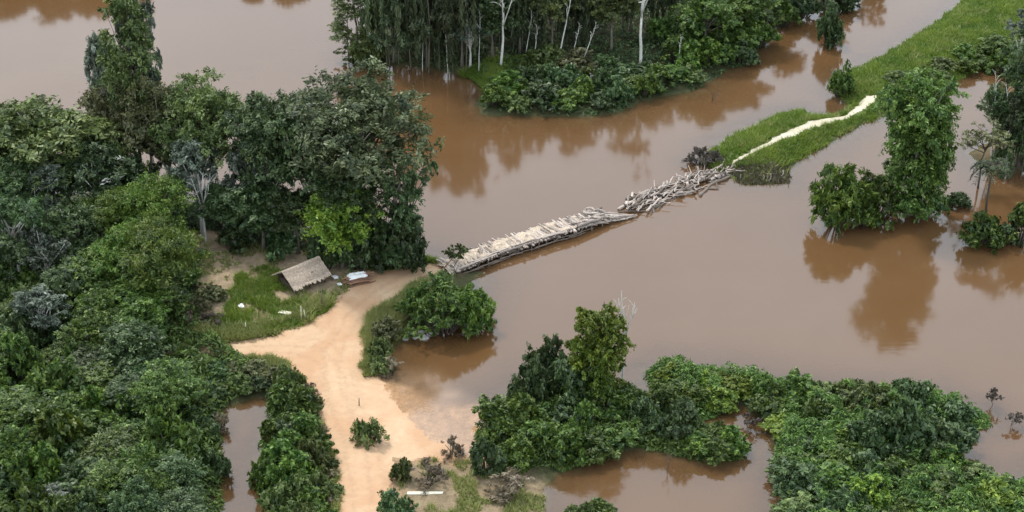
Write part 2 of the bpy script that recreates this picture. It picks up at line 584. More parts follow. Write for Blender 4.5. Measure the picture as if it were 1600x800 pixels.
# ------------------------------------------------------------------ the setting: ground, water, road, path
def grid_faces(nx, ny, keep=None):
    idx = np.arange(nx * ny).reshape(ny, nx)
    f = np.stack([idx[:-1, :-1], idx[:-1, 1:], idx[1:, 1:], idx[1:, :-1]], -1).reshape(-1, 4)
    return f if keep is None else f[keep.ravel()]


def mask(poly, X, Y, soft=1.2, seed=5, wob=2.0):
    d = sdf(PG(poly), X, Y) + (fbm(X * 0.5, Y * 0.5, seed) - 0.5) * wob
    return sstep(-soft, soft, d)


soil = np.zeros(XX.shape + (4,), dtype=np.float32)
soil[..., :3] = (0.05, 0.052, 0.022)
soil[..., 3] = 1


def paint(msk, c):
    soil[..., :3] = soil[..., :3] * (1 - msk[..., None]) + np.array(c) * msk[..., None]


paint(mask(CLEARING, XX, YY), (0.30, 0.225, 0.145))
paint(mask(GREEN, XX, YY) * sstep(.36, .52, fbm(XX * .45 + 7, YY * .45, 89, 3)), (0.15, 0.17, 0.055))
paint(mask(LAND['embankment'], XX, YY), (0.085, 0.115, 0.026))
paint(mask(LAND['right_bank'], XX, YY, 2.5), (0.12, 0.085, 0.045))
paint(mask([(568, 510), (586, 492), (612, 482), (640, 455), (690, 435), (700, 450), (640, 500), (615, 535), (608, 575), (590, 592), (572, 590)], XX, YY), (0.16, 0.17, 0.06))
paint(mask(DRY, XX, YY), (0.22, 0.165, 0.10))
paint(mask(ROADWET, XX, YY, 1.6, 8, 2.4), (0.42, 0.262, 0.152))
paint(sstep(0.05, -0.25, HH) * (1 - mask(ROADWET, XX, YY, 1.6)), (0.13, 0.085, 0.045))
gm = mesh('ground', np.stack([XX, YY, HH], -1).reshape(-1, 3), grid_faces(len(GX), len(GY)), ground_material(), smooth=True)
ca = gm.attributes.new('soil', 'FLOAT_COLOR', 'POINT')
ca.data.foreach_set('color', soil.ravel())
tag(link('ground', gm), kind='structure')

silt = sstep(-5.5, 3.0, sdf(PG(SILT), XX, YY) + (fbm(XX * .3, YY * .3, 41) - .5) * 4)
op = 1 - np.exp(-np.clip(-HH, 0, 9) / (0.5 - 0.4 * silt))
wm = mesh('water', np.stack([XX, YY, np.zeros_like(XX)], -1).reshape(-1, 3), grid_faces(len(GX), len(GY)), water_material(), smooth=True)
wa = wm.attributes.new('opacity', 'FLOAT', 'POINT')
wa.data.foreach_set('value', op.astype(np.float32).ravel())
wa = wm.attributes.new('silt', 'FLOAT', 'POINT')
wa.data.foreach_set('value', silt.astype(np.float32).ravel())
tag(link('water', wm), kind='structure')


TRACKS = [[(705, 420), (640, 436), (590, 462), (548, 500), (524, 545), (516, 590), (530, 640), (552, 700), (566, 760), (572, 900)],
          [(270, 553), (360, 553), (430, 548), (490, 552), (522, 580), (534, 640)]]


def rut_field(X, Y):
    out = np.zeros(X.shape)
    for tr in TRACKS:
        p = PA(tr, .4)
        best, off = np.full(X.shape, 1e9), np.zeros(X.shape)
        for (ax, ay), (bx, by) in zip(p[:-1], p[1:]):
            ex, ey = bx - ax, by - ay
            t = np.clip(((X - ax) * ex + (Y - ay) * ey) / (ex * ex + ey * ey), 0, 1)
            dd = np.hypot(X - ax - ex * t, Y - ay - ey * t)
            best = np.minimum(best, dd)
        best = best + (fbm(X * .35, Y * .35, 61) - .5) * .9
        out = np.maximum(out, np.exp(-((best - .85) / .28) ** 2))
        out = np.maximum(out, .5 * np.exp(-((best - 2.3) / .3) ** 2))
    return out


def draped(name, poly, mat, step=0.25, lift=0.03, wob=0.9, seed=4, edge=0.5, zp=0.0):
    """a sheet lying on the ground inside a polygon, thinning out into it at its ragged edge"""
    pg = PA(poly, zp)
    x = np.arange(pg[:, 0].min() - 1, pg[:, 0].max() + 1, step)
    y = np.arange(pg[:, 1].min() - 1, pg[:, 1].max() + 1, step)
    X, Y = np.meshgrid(x, y)
    d = sdf(pg, X, Y) + (fbm(X * 1.1, Y * 1.1, seed) - 0.5) * wob * 2
    Z = ghv(X, Y) + lift * sstep(-0.1, edge, d) - 0.03 * (d < 0)
    inside = d > -0.05
    keep = inside[:-1, :-1] & inside[1:, :-1] & inside[:-1, 1:] & inside[1:, 1:]
    f = grid_faces(len(x), len(y), keep)
    used = np.unique(f)
    remap = np.full(X.size, -1)
    remap[used] = np.arange(len(used))
    v = np.stack([X, Y, Z], -1).reshape(-1, 3)[used]
    me = mesh(name, v, remap[f], mat, smooth=True)
    if name == 'dirt_road':
        at = me.attributes.new('rut', 'FLOAT', 'POINT')
        at.data.foreach_set('value', rut_field(v[:, 0], v[:, 1]).astype(np.float32))
    return link(name, me)


tag(draped('dirt_road', ROAD, road_material('sandy_road', (0.43, 0.262, 0.15), (0.50, 0.355, 0.225), (0.33, 0.20, 0.118))), kind='structure')
tag(draped('sand_path', PATH, road_material('bleached_sand', (0.45, 0.40, 0.29), (0.57, 0.52, 0.41), (0.30, 0.25, 0.16)), 0.2, 0.05, 0.5, zp=0.9), kind='structure')


# ------------------------------------------------------------------ leaves
def leaf_mesh(name, C, nrm, axis_, L, Wd, tint, mat):
    """one folded rhombic leaf per row"""
    n = len(C)
    a = axis_ - nrm * np.sum(axis_ * nrm, 1, keepdims=True)
    a /= np.linalg.norm(a, axis=1, keepdims=True) + 1e-9
    b = np.cross(nrm, a)
    L = np.asarray(L).reshape(-1, 1) * 0.5
    Wd = np.asarray(Wd).reshape(-1, 1) * 0.5
    V = np.empty((n, 4, 3))
    V[:, 0] = C - a * L
    V[:, 1] = C + b * Wd + nrm * Wd * 0.35
    V[:, 2] = C + a * L - nrm * L * 0.25
    V[:, 3] = C - b * Wd + nrm * Wd * 0.35
    return mesh(name, V.reshape(-1, 3), np.arange(n * 4).reshape(n, 4), mat, np.repeat(tint, 4))


def unit(v):
    return v / (np.linalg.norm(v, axis=1, keepdims=True) + 1e-9)


def clump_leaves(rs, centers, radii, nleaf, size, squash=0.72, droop=0.0, narrow=0.45, up=0.35):
    """leaves along many short sprays that radiate from the clumps"""
    centers, radii = np.array(centers), np.array(radii)
    ns_ = max(len(centers) * 3, int(nleaf / 26))                # sprays
    w = radii ** 2
    ck = rs.choice(len(centers), ns_, p=w / w.sum())
    d = rs.normal(size=(ns_, 3)) + [0, 0, 0.45]
    d[:, 2] = np.where(d[:, 2] < -0.4, -d[:, 2] * 0.6, d[:, 2])
    d = unit(d)
    ln = radii[ck] * (0.55 + 0.75 * rs.rand(ns_) ** 0.8)
    k = rs.randint(0, ns_, nleaf)
    f = 0.5 + 0.55 * rs.rand(nleaf) ** 0.7
    bendd = -(0.10 + 0.5 * droop) * f ** 2
    C = centers[ck[k]] + d[k] * (ln[k] * f)[:, None] * np.array([1, 1, squash])
    C[:, 2] += bendd * ln[k]
    C += rs.normal(size=(nleaf, 3)) * (radii[ck[k]] * 0.11)[:, None]
    st = unit(rs.normal(size=(ns_, 3)) * 0.5 + d * 0.3 + [0, 0, 0.45])      # each spray has a plane of its own
    nrm = unit(st[k] + rs.normal(size=(nleaf, 3)) * 0.42 + np.array([0, 0, up * 0.4]))
    ax = unit(d[k] + rs.normal(size=(nleaf, 3)) * 0.7 + np.array([0, 0, -droop * 2.5]))
    stint = rs.normal(size=ns_) * 0.19
    ct = rs.uniform(-0.12, 0.12, len(centers))
    tint = np.clip(0.36 + stint[k] + ct[ck[k]] + rs.normal(size=nleaf) * 0.2, 0, 1)
    L = size * rs.uniform(0.6, 1.4, nleaf)
    return C, nrm, ax, L, L * narrow, tint


def limbs(mb, rng, base_r, trunk_pts, targets, sides=6, r_end=0.03, frac=(0.45, 0.95)):
    rad = [base_r * (1 - 0.75 * i / (len(trunk_pts) - 1)) for i in range(len(trunk_pts))]
    rad[0] *= 1.35
    mb.tube(trunk_pts, rad, sides)
    tp = [Vector(p) for p in trunk_pts]
    for t in targets:
        t = Vector(t)
        f = rng.uniform(*frac) * (len(tp) - 1)
        i = min(int(f), len(tp) - 2)
        s = tp[i].lerp(tp[i + 1], f - i)
        if s.z > t.z - 0.1: s = tp[max(i - 1, 0)]
        mid = s.lerp(t, 0.5) + Vector((rng.uniform(-.25, .25), rng.uniform(-.25, .25), rng.uniform(0.0, .35))) * (t - s).length * 0.35
        r0 = base_r * 0.42 * (1 - 0.5 * f / (len(tp) - 1))
        mb.tube([s, s.lerp(mid, .55) + Vector((0, 0, 0.05)), mid, t], [r0, r0 * .8, r0 * .6, r_end], 5)


def crooked(rng, H, n=6, lean=(0, 0), amp=0.12):
    p, pts = Vector((0, 0, -0.3)), []
    for i in range(n):
        t = i / (n - 1)
        pts.append((lean[0] * t + rng.uniform(-amp, amp) * t, lean[1] * t + rng.uniform(-amp, amp) * t, -0.3 + (H + 0.3) * t))
    return pts


PROTO = {}          # kind -> list of (H, W, crown mesh, trunk mesh, crown name, trunk name)


def reg(kind, H, W, crown, trunk, cn='crown', tn='trunk'):
    if crown:
        co = np.empty(len(crown.vertices) * 3, dtype=np.float32)
        crown.vertices.foreach_get('co', co)
        co = co.reshape(-1, 3)
        H = float(np.percentile(co[:, 2], 99.3))
        W = 2 * float(np.percentile(np.hypot(co[:, 0], co[:, 1]), 96))
    PROTO.setdefault(kind, []).append((H, W, crown, trunk, cn, tn))


def broad(kind, seed, H, W, z0, ncl, nleaf, size, fol, bark='grey', rcl=(0.10, 0.2), trunk_r=0.25, squash=0.72, droop=0.0, narrow=0.4, flat=0.0, lean=0.0):
    rs, rng = np.random.RandomState(seed), random.Random(seed)
    cs, rr = [], []
    zc, zr = (z0 + H) / 2, (H - z0) / 2
    while len(cs) < ncl:
        d = rs.normal(size=3); d /= np.linalg.norm(d)
        if d[2] < -0.55: continue
        r = rs.uniform(0.35, 0.85)
        R_ = W * rs.uniform(*rcl)
        k = 1 - 0.25 * max(0, d[2])
        c = np.array([d[0] * (W / 2 - R_ * .6) * r * k * 1.15, d[1] * (W / 2 - R_ * .6) * r * k * 1.15, zc + d[2] * (zr - R_ * .5) * r * 1.15])
        if flat: c[2] = round(c[2] / flat) * flat + rs.uniform(-.15, .15)
        cs.append(c); rr.append(R_)
    C, n_, a, L, Wd, t = clump_leaves(rs, cs, rr, nleaf, size, squash, droop, narrow)
    crown = leaf_mesh(kind + '_crown', C, n_, a, L, Wd, t, FOL[fol])
    mb = MB()
    limbs(mb, rng, trunk_r, crooked(rng, z0 + (H - z0) * .55, 6, (rng.uniform(-1, 1) * lean, rng.uniform(-1, 1) * lean), 0.3), [tuple(c) for c in cs])
    reg(kind, H, W, crown, mb.mesh(kind + '_trunk', BARK[bark]))


def bush(kind, seed, H, W, nleaf, size, fol, bark='dark', ncl=12, narrow=0.42, droop=0.0, cn='foliage', tn='stems', rcl=(0.15, 0.24), squash=0.85):
    rs, rng = np.random.RandomState(seed), random.Random(seed)
    cs, rr = [], []
    for i in range(ncl):
        a = rs.uniform(0, 6.283); q = math.sqrt(rs.rand())
        R_ = W * rs.uniform(*rcl)
        hx = (1 - 0.75 * q ** 2) * (H - R_ * squash)
        z = max(R_ * 0.35, hx * rs.uniform(0.45, 1.0))
        cs.append(np.array([math.cos(a) * q * (W / 2 - R_ * .75), math.sin(a) * q * (W / 2 - R_ * .75), z])); rr.append(R_)
    C, n_, a, L, Wd, t = clump_leaves(rs, cs, rr, nleaf, size, squash, droop, narrow)
    C[:, 2] = np.maximum(C[:, 2], 0.03 + 0.1 * rs.rand(len(C)))
    crown = leaf_mesh(kind + '_foliage', C, n_, a, L, Wd, t, FOL[fol])
    mb = MB()
    for c in cs:
        b = Vector((c[0] * .25 + rng.uniform(-.1, .1), c[1] * .25 + rng.uniform(-.1, .1), -0.3))
        t_ = Vector(c)
        mb.tube([b, b.lerp(t_, .5) + Vector((rng.uniform(-.2, .2), rng.uniform(-.2, .2), .1)), t_], [.07, .05, .02], 5)
    reg(kind, H, W, crown, mb.mesh(kind + '_stems', BARK[bark]), cn, tn)


def vine(kind, seed, H, W, nleaf, size, fol, bark='grey', z0=0.3, ncl=70, bulge=None, droop=.45):
    """a trunk or snag wrapped and hung with climbers: leafy bosses round an uneven column"""
    rs, rng = np.random.RandomState(seed), random.Random(seed)
    cs, rr = [], []
    ph = rs.uniform(0, 6.28, 4)
    for i in range(ncl):
        zz = rs.uniform(0.02, .97) ** .9
        th = rs.uniform(0, 6.283)
        pr = np.interp(zz, [0, .15, .35, .55, .75, .9, 1.0], bulge or [.85, .9, .72, .78, .95, 1.0, .5])
        pr *= 1 + .16 * math.sin(th * 2 + zz * 6 + ph[0]) + .1 * math.sin(th * 3 - zz * 9 + ph[1])
        R_ = W * rs.uniform(.11, .2)
        r = max(0, W / 2 * pr - R_ * .7) * (1 if rs.rand() < .75 else rs.rand())
        cs.append(np.array([math.cos(th) * r, math.sin(th) * r, max(z0 + .3, zz * (H - R_ * .8))])); rr.append(R_)
    C, n_, a, L, Wd, t = clump_leaves(rs, cs, rr, nleaf, size, .95, droop)
    C[:, 2] = np.maximum(C[:, 2], .05)
    crown = leaf_mesh(kind + '_crown', C, n_, a, L, Wd, t, FOL[fol])
    mb = MB()
    up_ = sorted(range(ncl), key=lambda i: -cs[i][2])[:10]
    limbs(mb, rng, .3, crooked(rng, H * .86, 7, (0, 0), .35), [tuple(cs[i]) for i in up_], frac=(.5, .95))
    for i in range(3):
        a = rng.uniform(0, 6.28)
        mb.tube([(math.cos(a) * W * .25, math.sin(a) * W * .25, -.4), (math.cos(a + .4) * W * .2, math.sin(a + .4) * W * .2, H * .3), (math.cos(a + .8) * W * .15, math.sin(a + .8) * W * .15, H * .6)], [.12, .09, .05], 6)
    reg(kind, H, W, crown, mb.mesh(kind + '_trunk', BARK[bark]))


def gallery(kind, seed, H, W, nleaf, fol, bark='grey'):
    """tall thin stems under a closed canopy with long hanging strands"""
    rs, rng = np.random.RandomState(seed), random.Random(seed)
    cs, rr = [], []
    for i in range(30):
        a = rs.uniform(0, 6.28); q = math.sqrt(rs.rand())
        cs.append(np.array([math.cos(a) * q * W * .42, math.sin(a) * q * W * .42, H * rs.uniform(.2, .95)])); rr.append(W * rs.uniform(.13, .22))
    n1 = int(nleaf * .7)
    C, n_, a, L, Wd, t = clump_leaves(rs, cs, rr, n1, .42, .8, .5)
    n2 = nleaf - n1
    ns_ = 45                                            # hanging strands
    sx, sy = rs.normal(size=ns_) * W * .24, rs.normal(size=ns_) * W * .24
    s0, s1 = H * rs.uniform(.55, .85, ns_), H * rs.uniform(.02, .4, ns_)
    k = rs.randint(0, ns_, n2)
    z = s1[k] + (s0[k] - s1[k]) * rs.rand(n2)
    C2 = np.stack([sx[k] + rs.normal(size=n2) * .16, sy[k] + rs.normal(size=n2) * .16, z], 1)
    nr = unit(rs.normal(size=(n2, 3)) * [1, 1, .3])
    ax = unit(rs.normal(size=(n2, 3)) * .22 + [0, 0, -1.0])
    L2 = rs.uniform(.6, 1.4, n2)
    t2 = np.clip(.3 + rs.uniform(-.25, .35, ns_)[k] + rs.normal(size=n2) * .12, 0, 1)
    crown = leaf_mesh(kind + '_crown', np.vstack([C, C2]), np.vstack([n_, nr]), np.vstack([a, ax]), np.concatenate([L, L2]), np.concatenate([Wd, L2 * .2]), np.concatenate([t, t2]), FOL[fol])
    mb = MB()
    limbs(mb, rng, .22, crooked(rng, H * .8, 7, (0, 0), .3), [tuple(c) for c in cs[:8]], frac=(.6, .95))
    for i in range(4):
        x, y = rng.uniform(-.35, .35) * W, rng.uniform(-.35, .35) * W
        mb.tube([(x, y, -.3), (x + rng.uniform(-.4, .4), y, H * .4), (x * .9 + rng.uniform(-.5, .5), y, H * .75)], [.1, .08, .05], 5)
    reg(kind, H, W, crown, mb.mesh(kind + '_trunk', BARK[bark]))


def bare(kind, seed, H, W, nl, bark='pale', r=0.22, leaves=0, fol='silver', fork=0.5, cl=0.09, lean=(0, 0)):
    """a pale leaning trunk with bare forking limbs, few or no leaves"""
    rs, rng = np.random.RandomState(seed), random.Random(seed)
    mb = MB()
    tp = crooked(rng, H * .62, 7, lean, .35)
    mb.tube(tp, [r * (1 - .55 * i / 6) for i in range(7)], 7)
    ends = []
    for i in range(nl):
        f = rng.uniform(fork, 1) * 6
        j = min(int(f), 5)
        s = Vector(tp[j]).lerp(Vector(tp[j + 1]), f - j)
        a = rng.uniform(0, 6.28)
        e = Vector((math.cos(a) * W / 2 * rng.uniform(.4, 1), math.sin(a) * W / 2 * rng.uniform(.4, 1), 0)) + Vector((tp[-1][0], tp[-1][1], rng.uniform(.62, 1.0) * H))
        m = s.lerp(e, .45) + Vector((rng.uniform(-.4, .4), rng.uniform(-.4, .4), rng.uniform(-.1, .6)))
        mb.tube([s, m, e], [r * .5, r * .33, .025], 5)
        ends.append(tuple(e))
        for q in range(3):
            s2 = m.lerp(e, rng.uniform(.1, .8))
            e2 = s2 + Vector((rng.uniform(-1, 1), rng.uniform(-1, 1), rng.uniform(.1, 1.1))) * H * .11
            mb.tube([s2, s2.lerp(e2, .5) + Vector((0, 0, .12)), e2], [r * .22, r * .15, .015], 4)
            ends.append(tuple(e2))
    crown = None
    if leaves:
        C, n_, a, L, Wd, t = clump_leaves(rs, ends, [W * cl * rng.uniform(.7, 1.4) for _ in ends], leaves, .34, .7, .2)
        crown = leaf_mesh(kind + '_crown', C, n_, a, L, Wd, t, FOL[fol])
    reg(kind, H, W, crown, mb.mesh(kind + '_trunk', BARK[bark]))


# --- shrubs
for i, (f, nm) in enumerate((('green', 'shrub'), ('green', 'shrub'), ('green', 'shrub'), ('teal', 'shrub_teal'), ('teal', 'shrub_teal'), ('dark', 'shrub_dark'), ('dark', 'shrub_dark'), ('lime', 'shrub_lime'), ('lime', 'shrub_lime'), ('olive', 'shrub_olive'), ('brown', 'shrub_brown'), ('feather', 'shrub_feather'))):
    bush(nm, 100 + i, 3.0 + (i % 3) * .5, 4.6, 5200, .37, f, ncl=20, rcl=(.12, .22))
bush('dry_bush', 140, 2.0, 3.0, 1500, .26, 'dry', narrow=.25)
bush('twig_bush', 141, 2.0, 3.2, 2200, .34, 'twig', narrow=.16, squash=.7)
bush('low_clump', 142, 1.3, 3.4, 2000, .26, 'olive', ncl=14, squash=.6)
bush('emergent', 143, 5.5, 6.5, 9500, .4, 'green', ncl=36, narrow=.27, droop=.3, rcl=(.08, .18))
bush('emergent', 144, 5.0, 6.0, 9000, .4, 'feather', ncl=34, narrow=.27, droop=.3, rcl=(.08, .18))
# --- trees
broad('tree_dark', 201, 13, 9, 3.0, 42, 17100, 0.36, 'dark')
broad('tree_dark', 202, 12, 8, 2.5, 38, 16150, 0.36, 'dark')
broad('tree_green', 203, 10, 8, 2.0, 38, 16150, 0.36, 'green')
broad('tree_green', 204, 11, 8, 2.5, 42, 16150, 0.36, 'green')
broad('tree_teal', 205, 9, 8, 1.5, 38, 16150, 0.36, 'teal')
broad('tree_teal', 206, 10, 8, 2.0, 38, 16150, 0.36, 'teal')
broad('tree_olive', 207, 14, 11, 4.0, 48, 20900, 0.36, 'olive', rcl=(.11, .17))
broad('tree_olive', 208, 13, 10, 3.5, 48, 20900, 0.36, 'olive', rcl=(.11, .17))
broad('tree_brown', 209, 11, 9, 2.5, 42, 13300, 0.34, 'brown', rcl=(.11, .18))
broad('tree_pale', 210, 21, 15, 6.0, 67, 28500, 0.42, 'pale', rcl=(.09, .14), trunk_r=.38)
broad('tree_feather', 211, 10, 10, 2.0, 48, 22800, 0.32, 'feather', rcl=(.12, .19), squash=.55, narrow=.3, flat=1.3)
broad('tree_feather', 212, 10, 9, 2.0, 44, 20900, 0.32, 'feather', rcl=(.12, .19), squash=.55, narrow=.3, flat=1.2)
broad('tree_lime', 213, 9, 8, 1.2, 42, 18050, 0.34, 'lime')
broad('tree_silver', 214, 11, 6.5, 3.0, 34, 7980, 0.42, 'silver', bark='pale', rcl=(.11, .17))
broad('tree_silver', 215, 9, 6.0, 2.0, 34, 8740, 0.38, 'silver', bark='pale', rcl=(.12, .18))
broad('tree_flower', 216, 10, 8.5, 2.5, 38, 14250, 0.38, 'flower', bark='pale')
vine('tree_vine', 220, 17, 9.0, 38000, .4, 'green', ncl=170)
vine('tree_vine', 225, 15, 8.0, 26000, .4, 'feather', ncl=120)
vine('tree_vine_lime', 221, 10, 6.0, 20000, .34, 'lime', ncl=100, bulge=[1, 1, .95, .95, 1, 1.05, .8])
vine('tree_vine_olive', 222, 24, 9.5, 20000, .42, 'olive', bulge=[.7, .9, 1.0, .85, .75, .7, .35], ncl=100)
vine('tree_vine_dark', 223, 15, 7.0, 15000, .4, 'dark')
for s in (230, 231, 232): gallery('tree_gallery', s, 17, 8.5, 14000, 'gallery', 'grey')
bare('tree_bare', 240, 11, 5.0, 6)
bare('tree_white', 241, 16, 6.0, 6, leaves=2600, fol='dark', fork=.6, lean=(.8, 0), r=.26)
bare('tree_white', 242, 18, 6.0, 5, leaves=2600, fol='teal', fork=.7, r=.32)
bare('tree_spotty', 243, 11, 8.0, 9, leaves=5200, fol='teal', fork=.4, cl=.13, r=.2)
bare('tree_grey_spotty', 244, 9, 7.0, 10, leaves=4000, fol='silver', fork=.3, cl=.11, r=.13)
bare('tree_umbrella', 245, 11, 6.5, 12, bark='dark', leaves=2300, fol='brown', fork=.85, cl=.13, r=.16)
bare('sapling', 246, 4.4, 2.8, 7, bark='grey', leaves=1700, fol='olive', fork=.3, cl=.17, r=.07)
bare('tree_overhang', 247, 12, 9.0, 11, bark='grey', leaves=2600, fol='pale', fork=.35, cl=.09, r=.2, lean=(2.2, 0))
bare('snag', 248, 2.0, 2.2, 5, bark='dark', fork=.2, r=.05)
bare('water_twigs', 249, 1.6, 2.0, 8, bark='dark', leaves=260, fol='twig', fork=.1, cl=.12, r=.035)
bare('white_pole', 250, 12, 1.6, 3, bark='pale', fork=.8, r=.22, lean=(.8, .2))

def palm(kind, seed, H, W, nf, fol):
    rs, rng = np.random.RandomState(seed), random.Random(seed)
    mb = MB()
    tp = crooked(rng, H * .74, 6, (.3, 0), .12)
    mb.tube(tp, [.17, .14, .13, .12, .11, .1], 7)
    top = np.array(tp[-1])
    C, nr, ax, L, t = [], [], [], [], []
    for f in range(nf):
        a = f * 2.4 + rng.uniform(-.3, .3)
        el = rng.uniform(.1, 1.1)
        dirh = np.array([math.cos(a), math.sin(a), 0])
        side = np.array([-math.sin(a), math.cos(a), 0])
        ln = W / 2 * rng.uniform(.8, 1.1)
        pts = []
        for k in range(9):
            q = k / 8
            pts.append(top + dirh * ln * q * (1 - .15 * q) + np.array([0, 0, ln * (math.sin(el) * q - .95 * q * q)]))
        mb.tube([tuple(p) for p in pts[::2]], [.05, .04, .03, .02, .01], 4)
        for k in range(1, 9):
            for r_ in range(4):
                for sgn in (-1, 1):
                    p = pts[k - 1] + (pts[k] - pts[k - 1]) * (r_ / 4)
                    d = side * sgn + dirh * .45 + np.array([0, 0, -.35]) + rs.normal(size=3) * .12
                    l_ = .75 * (1 - .5 * abs(k / 8 - .4)) * rng.uniform(.8, 1.2)
                    d = d / np.linalg.norm(d)
                    C.append(p + d * l_ * .5); ax.append(d); L.append(l_)
                    nr.append(np.array([0, 0, 1.0]) + rs.normal(size=3) * .3); t.append(min(1, max(0, .35 + rng.gauss(0, .2))))
    L = np.array(L)
    crown = leaf_mesh(kind + '_fronds', np.array(C), unit(np.array(nr)), np.array(ax), L, L * .16, np.array(t), FOL[fol])
    reg(kind, H, W, crown, mb.mesh(kind + '_trunk', BARK['dark']), 'fronds', 'trunk')


palm('palm', 260, 8, 5, 17, 'dark')
NAMES = {'tree': 'tree', 'shrub': 'shrub'}
rngP = random.Random(77)
count = {}


def place(kind, u, v, top, w, name, label, cat, group=None, lift=None, lean=None, rot=None, water=False):
    """a copy of a plant, its base at pixel u, v on the ground, its top at pixel row top, w pixels wide"""
    vars_ = PROTO[kind]
    i = count.get(kind, 0)
    count[kind] = i + 1
    H, W, crown, trunk, cn, tn = vars_[i % len(vars_)]
    p = P(u, v, 0.2)
    g = gh(p.x, p.y)
    p = P(u, v, max(g, -0.2))
    h = max(height_to(p, top), 0.4)
    wm_ = w * mpp(p)
    o = link(name, None, loc=p)
    o.empty_display_size = 0.5
    o.rotation_euler = (lean[0] if lean else 0, lean[1] if lean else 0, rngP.uniform(0, 6.283) if rot is None else rot)
    sw = wm_ / W
    o.scale = (sw * rngP.uniform(.94, 1.06), sw * rngP.uniform(.94, 1.06), h / H)
    tag(o, label, cat, group)
    if crown: link(cn, crown, o)
    link(tn, trunk, o)
    return o


# ------------------------------------------------------------------ the hut
def build_hut():
    a, b = P(436, 452), P(500, 425)
    ax = (b - a); ax.z = 0
    L = 6.6
    ang = math.atan2(ax.y, ax.x)
    c = P(472, 447, 0.3)
    z0 = gh(c.x, c.y)
    hut = link('thatched_hut', None, loc=(c.x, c.y, z0), rot=(0, 0, ang), scl=(.76, .76, .84))
    tag(hut, 'open-sided hut with a pale thatched gable roof in the clearing beside the road', 'hut')
    W, EZ, RZ = 2.65, 1.45, 3.05
    rng = random.Random(5)
    # posts
    for x in (-L / 2 + .5, 0, L / 2 - .5):
        for y in (-W + .45, W - .45):
            zt = EZ + (RZ - EZ) * (1 - abs(y) / W) - .08
            v, f = tube([(x, y, -.3), (x + rng.uniform(-.04, .04), y, zt * .5), (x, y, zt)], [.09, .08, .07], 7)
            link('post', mesh('post', v, f, M_BOARD, smooth=True), hut)
    # rafters, ridge pole
    v, f = tube([(-L / 2 - .1, 0, RZ - .12), (0, .03, RZ - .1), (L / 2 + .1, 0, RZ - .12)], [.07, .07, .06], 6)
    link('ridge_pole', mesh('ridge_pole', v, f, M_BOARD, smooth=True), hut)
    v, f = tube([(0, 0, 0), (0, W * .5, -(RZ - EZ) * .5), (0, W, -(RZ - EZ))], [.05, .05, .04], 6)
    rm = mesh('rafter', v, f, M_BOARD, smooth=True)
    for i in range(6):
        for s in (0, math.pi):
            link('rafter', rm, hut, loc=(-L / 2 + .25 + i * (L - .5) / 5, 0, RZ - .14), rot=(0, 0, s))
    # a back wall and an end wall of boards
    bm_ = mesh('wall_board', [(x, y, z) for z in (0, 1) for (x, y) in ((-.11, -.02), (.11, -.02), (.11, .02), (-.11, .02))],
               [(0, 3, 2, 1), (4, 5, 6, 7), (0, 1, 5, 4), (1, 2, 6, 5), (2, 3, 7, 6), (3, 0, 4, 7)], M_BOARD)
    nb = int((L - 1.0) / .24)
    for i in range(nb):
        x = -L / 2 + .55 + i * .24
        link('wall_board', bm_, hut, loc=(x, W - .42, -.05), scl=(1, 1, EZ + .15 + rng.uniform(-.04, .03)), rot=(rng.uniform(-.01, .01), 0, 0))
    for i in range(17):
        y = -W + .7 + i * .24
        if y > W - .6: break
        h = EZ * (.75 if y < .4 else 1.0) + rng.uniform(-.06, .05)
        link('wall_board', bm_, hut, loc=(-L / 2 + .6, y, -.05), scl=(1, 1, h), rot=(0, 0, math.pi / 2))
    # thatch, in overlapping courses with ragged lower edges
    slope = math.hypot(W + .35, RZ - EZ)
    sa = math.atan2(RZ - EZ, W)
    for side in (0, 1):
        rf = link('roof_slope', None, hut, loc=(0, 0, RZ), rot=(0, 0, math.pi * side))
        ncourse = 7
        for k in range(ncourse):
            d0 = k * slope / ncourse - .06
            rs = np.random.RandomState(300 + k + side * 20)
            nx = 58
            xs = np.linspace(-L / 2 - .25, L / 2 + .25, nx)
            hi = .05 + .03 * rs.rand(nx)
            d1 = d0 + slope / ncourse * 1.35 + rs.uniform(-.2, .3, nx) + .12 * np.sin(xs * 1.7 + k)
            V = []
            for j, x in enumerate(xs):
                zt = .10 + rs.uniform(0, .09) - .10 * math.cos(x / L * 3.0)
                for d, z in ((d0, zt - .04), (d0 + .2, zt + .03), (d1[j], .04 + hi[j]), (d1[j], hi[j] - .03), (d0, .0)):
                    y = -d * math.cos(sa)
                    V.append((x + rs.uniform(-.03, .03), y - z * math.sin(sa), -d * math.sin(sa) + z * math.cos(sa)))
            F = []
            for j in range(nx - 1):
                for q in range(5):
                    q2 = (q + 1) % 5
                    F.append((j * 5 + q, j * 5 + q2, (j + 1) * 5 + q2, (j + 1) * 5 + q))
            F.append((0, 4, 3, 2, 1)); F.append(tuple((nx - 1) * 5 + q for q in range(5)))
            link('thatch_course', mesh('thatch_course', V, F, M_THATCH), rf)
    # ridge cap of bundled thatch
    rs = np.random.RandomState(9)
    V, F = [], []
    nx = 44
    for j, x in enumerate(np.linspace(-L / 2 - .25, L / 2 + .25, nx)):
        for y, z in ((-.42, -.2), (-.2, .05), (0, .17), (.2, .05), (.42, -.2), (.2, -.1), (-.2, -.1)):
            V.append((x, y + rs.uniform(-.05, .05), RZ + z + rs.uniform(-.04, .04)))
    for j in range(nx - 1):
        for q in range(7):
            q2 = (q + 1) % 7
            F.append((j * 7 + q, (j + 1) * 7 + q, (j + 1) * 7 + q2, j * 7 + q2))
    F.append(tuple(range(7))); F.append(tuple((nx - 1) * 7 + q for q in range(7))[::-1])
    link('ridge_cap', mesh('ridge_cap', V, F, M_THATCH), hut)


build_hut()


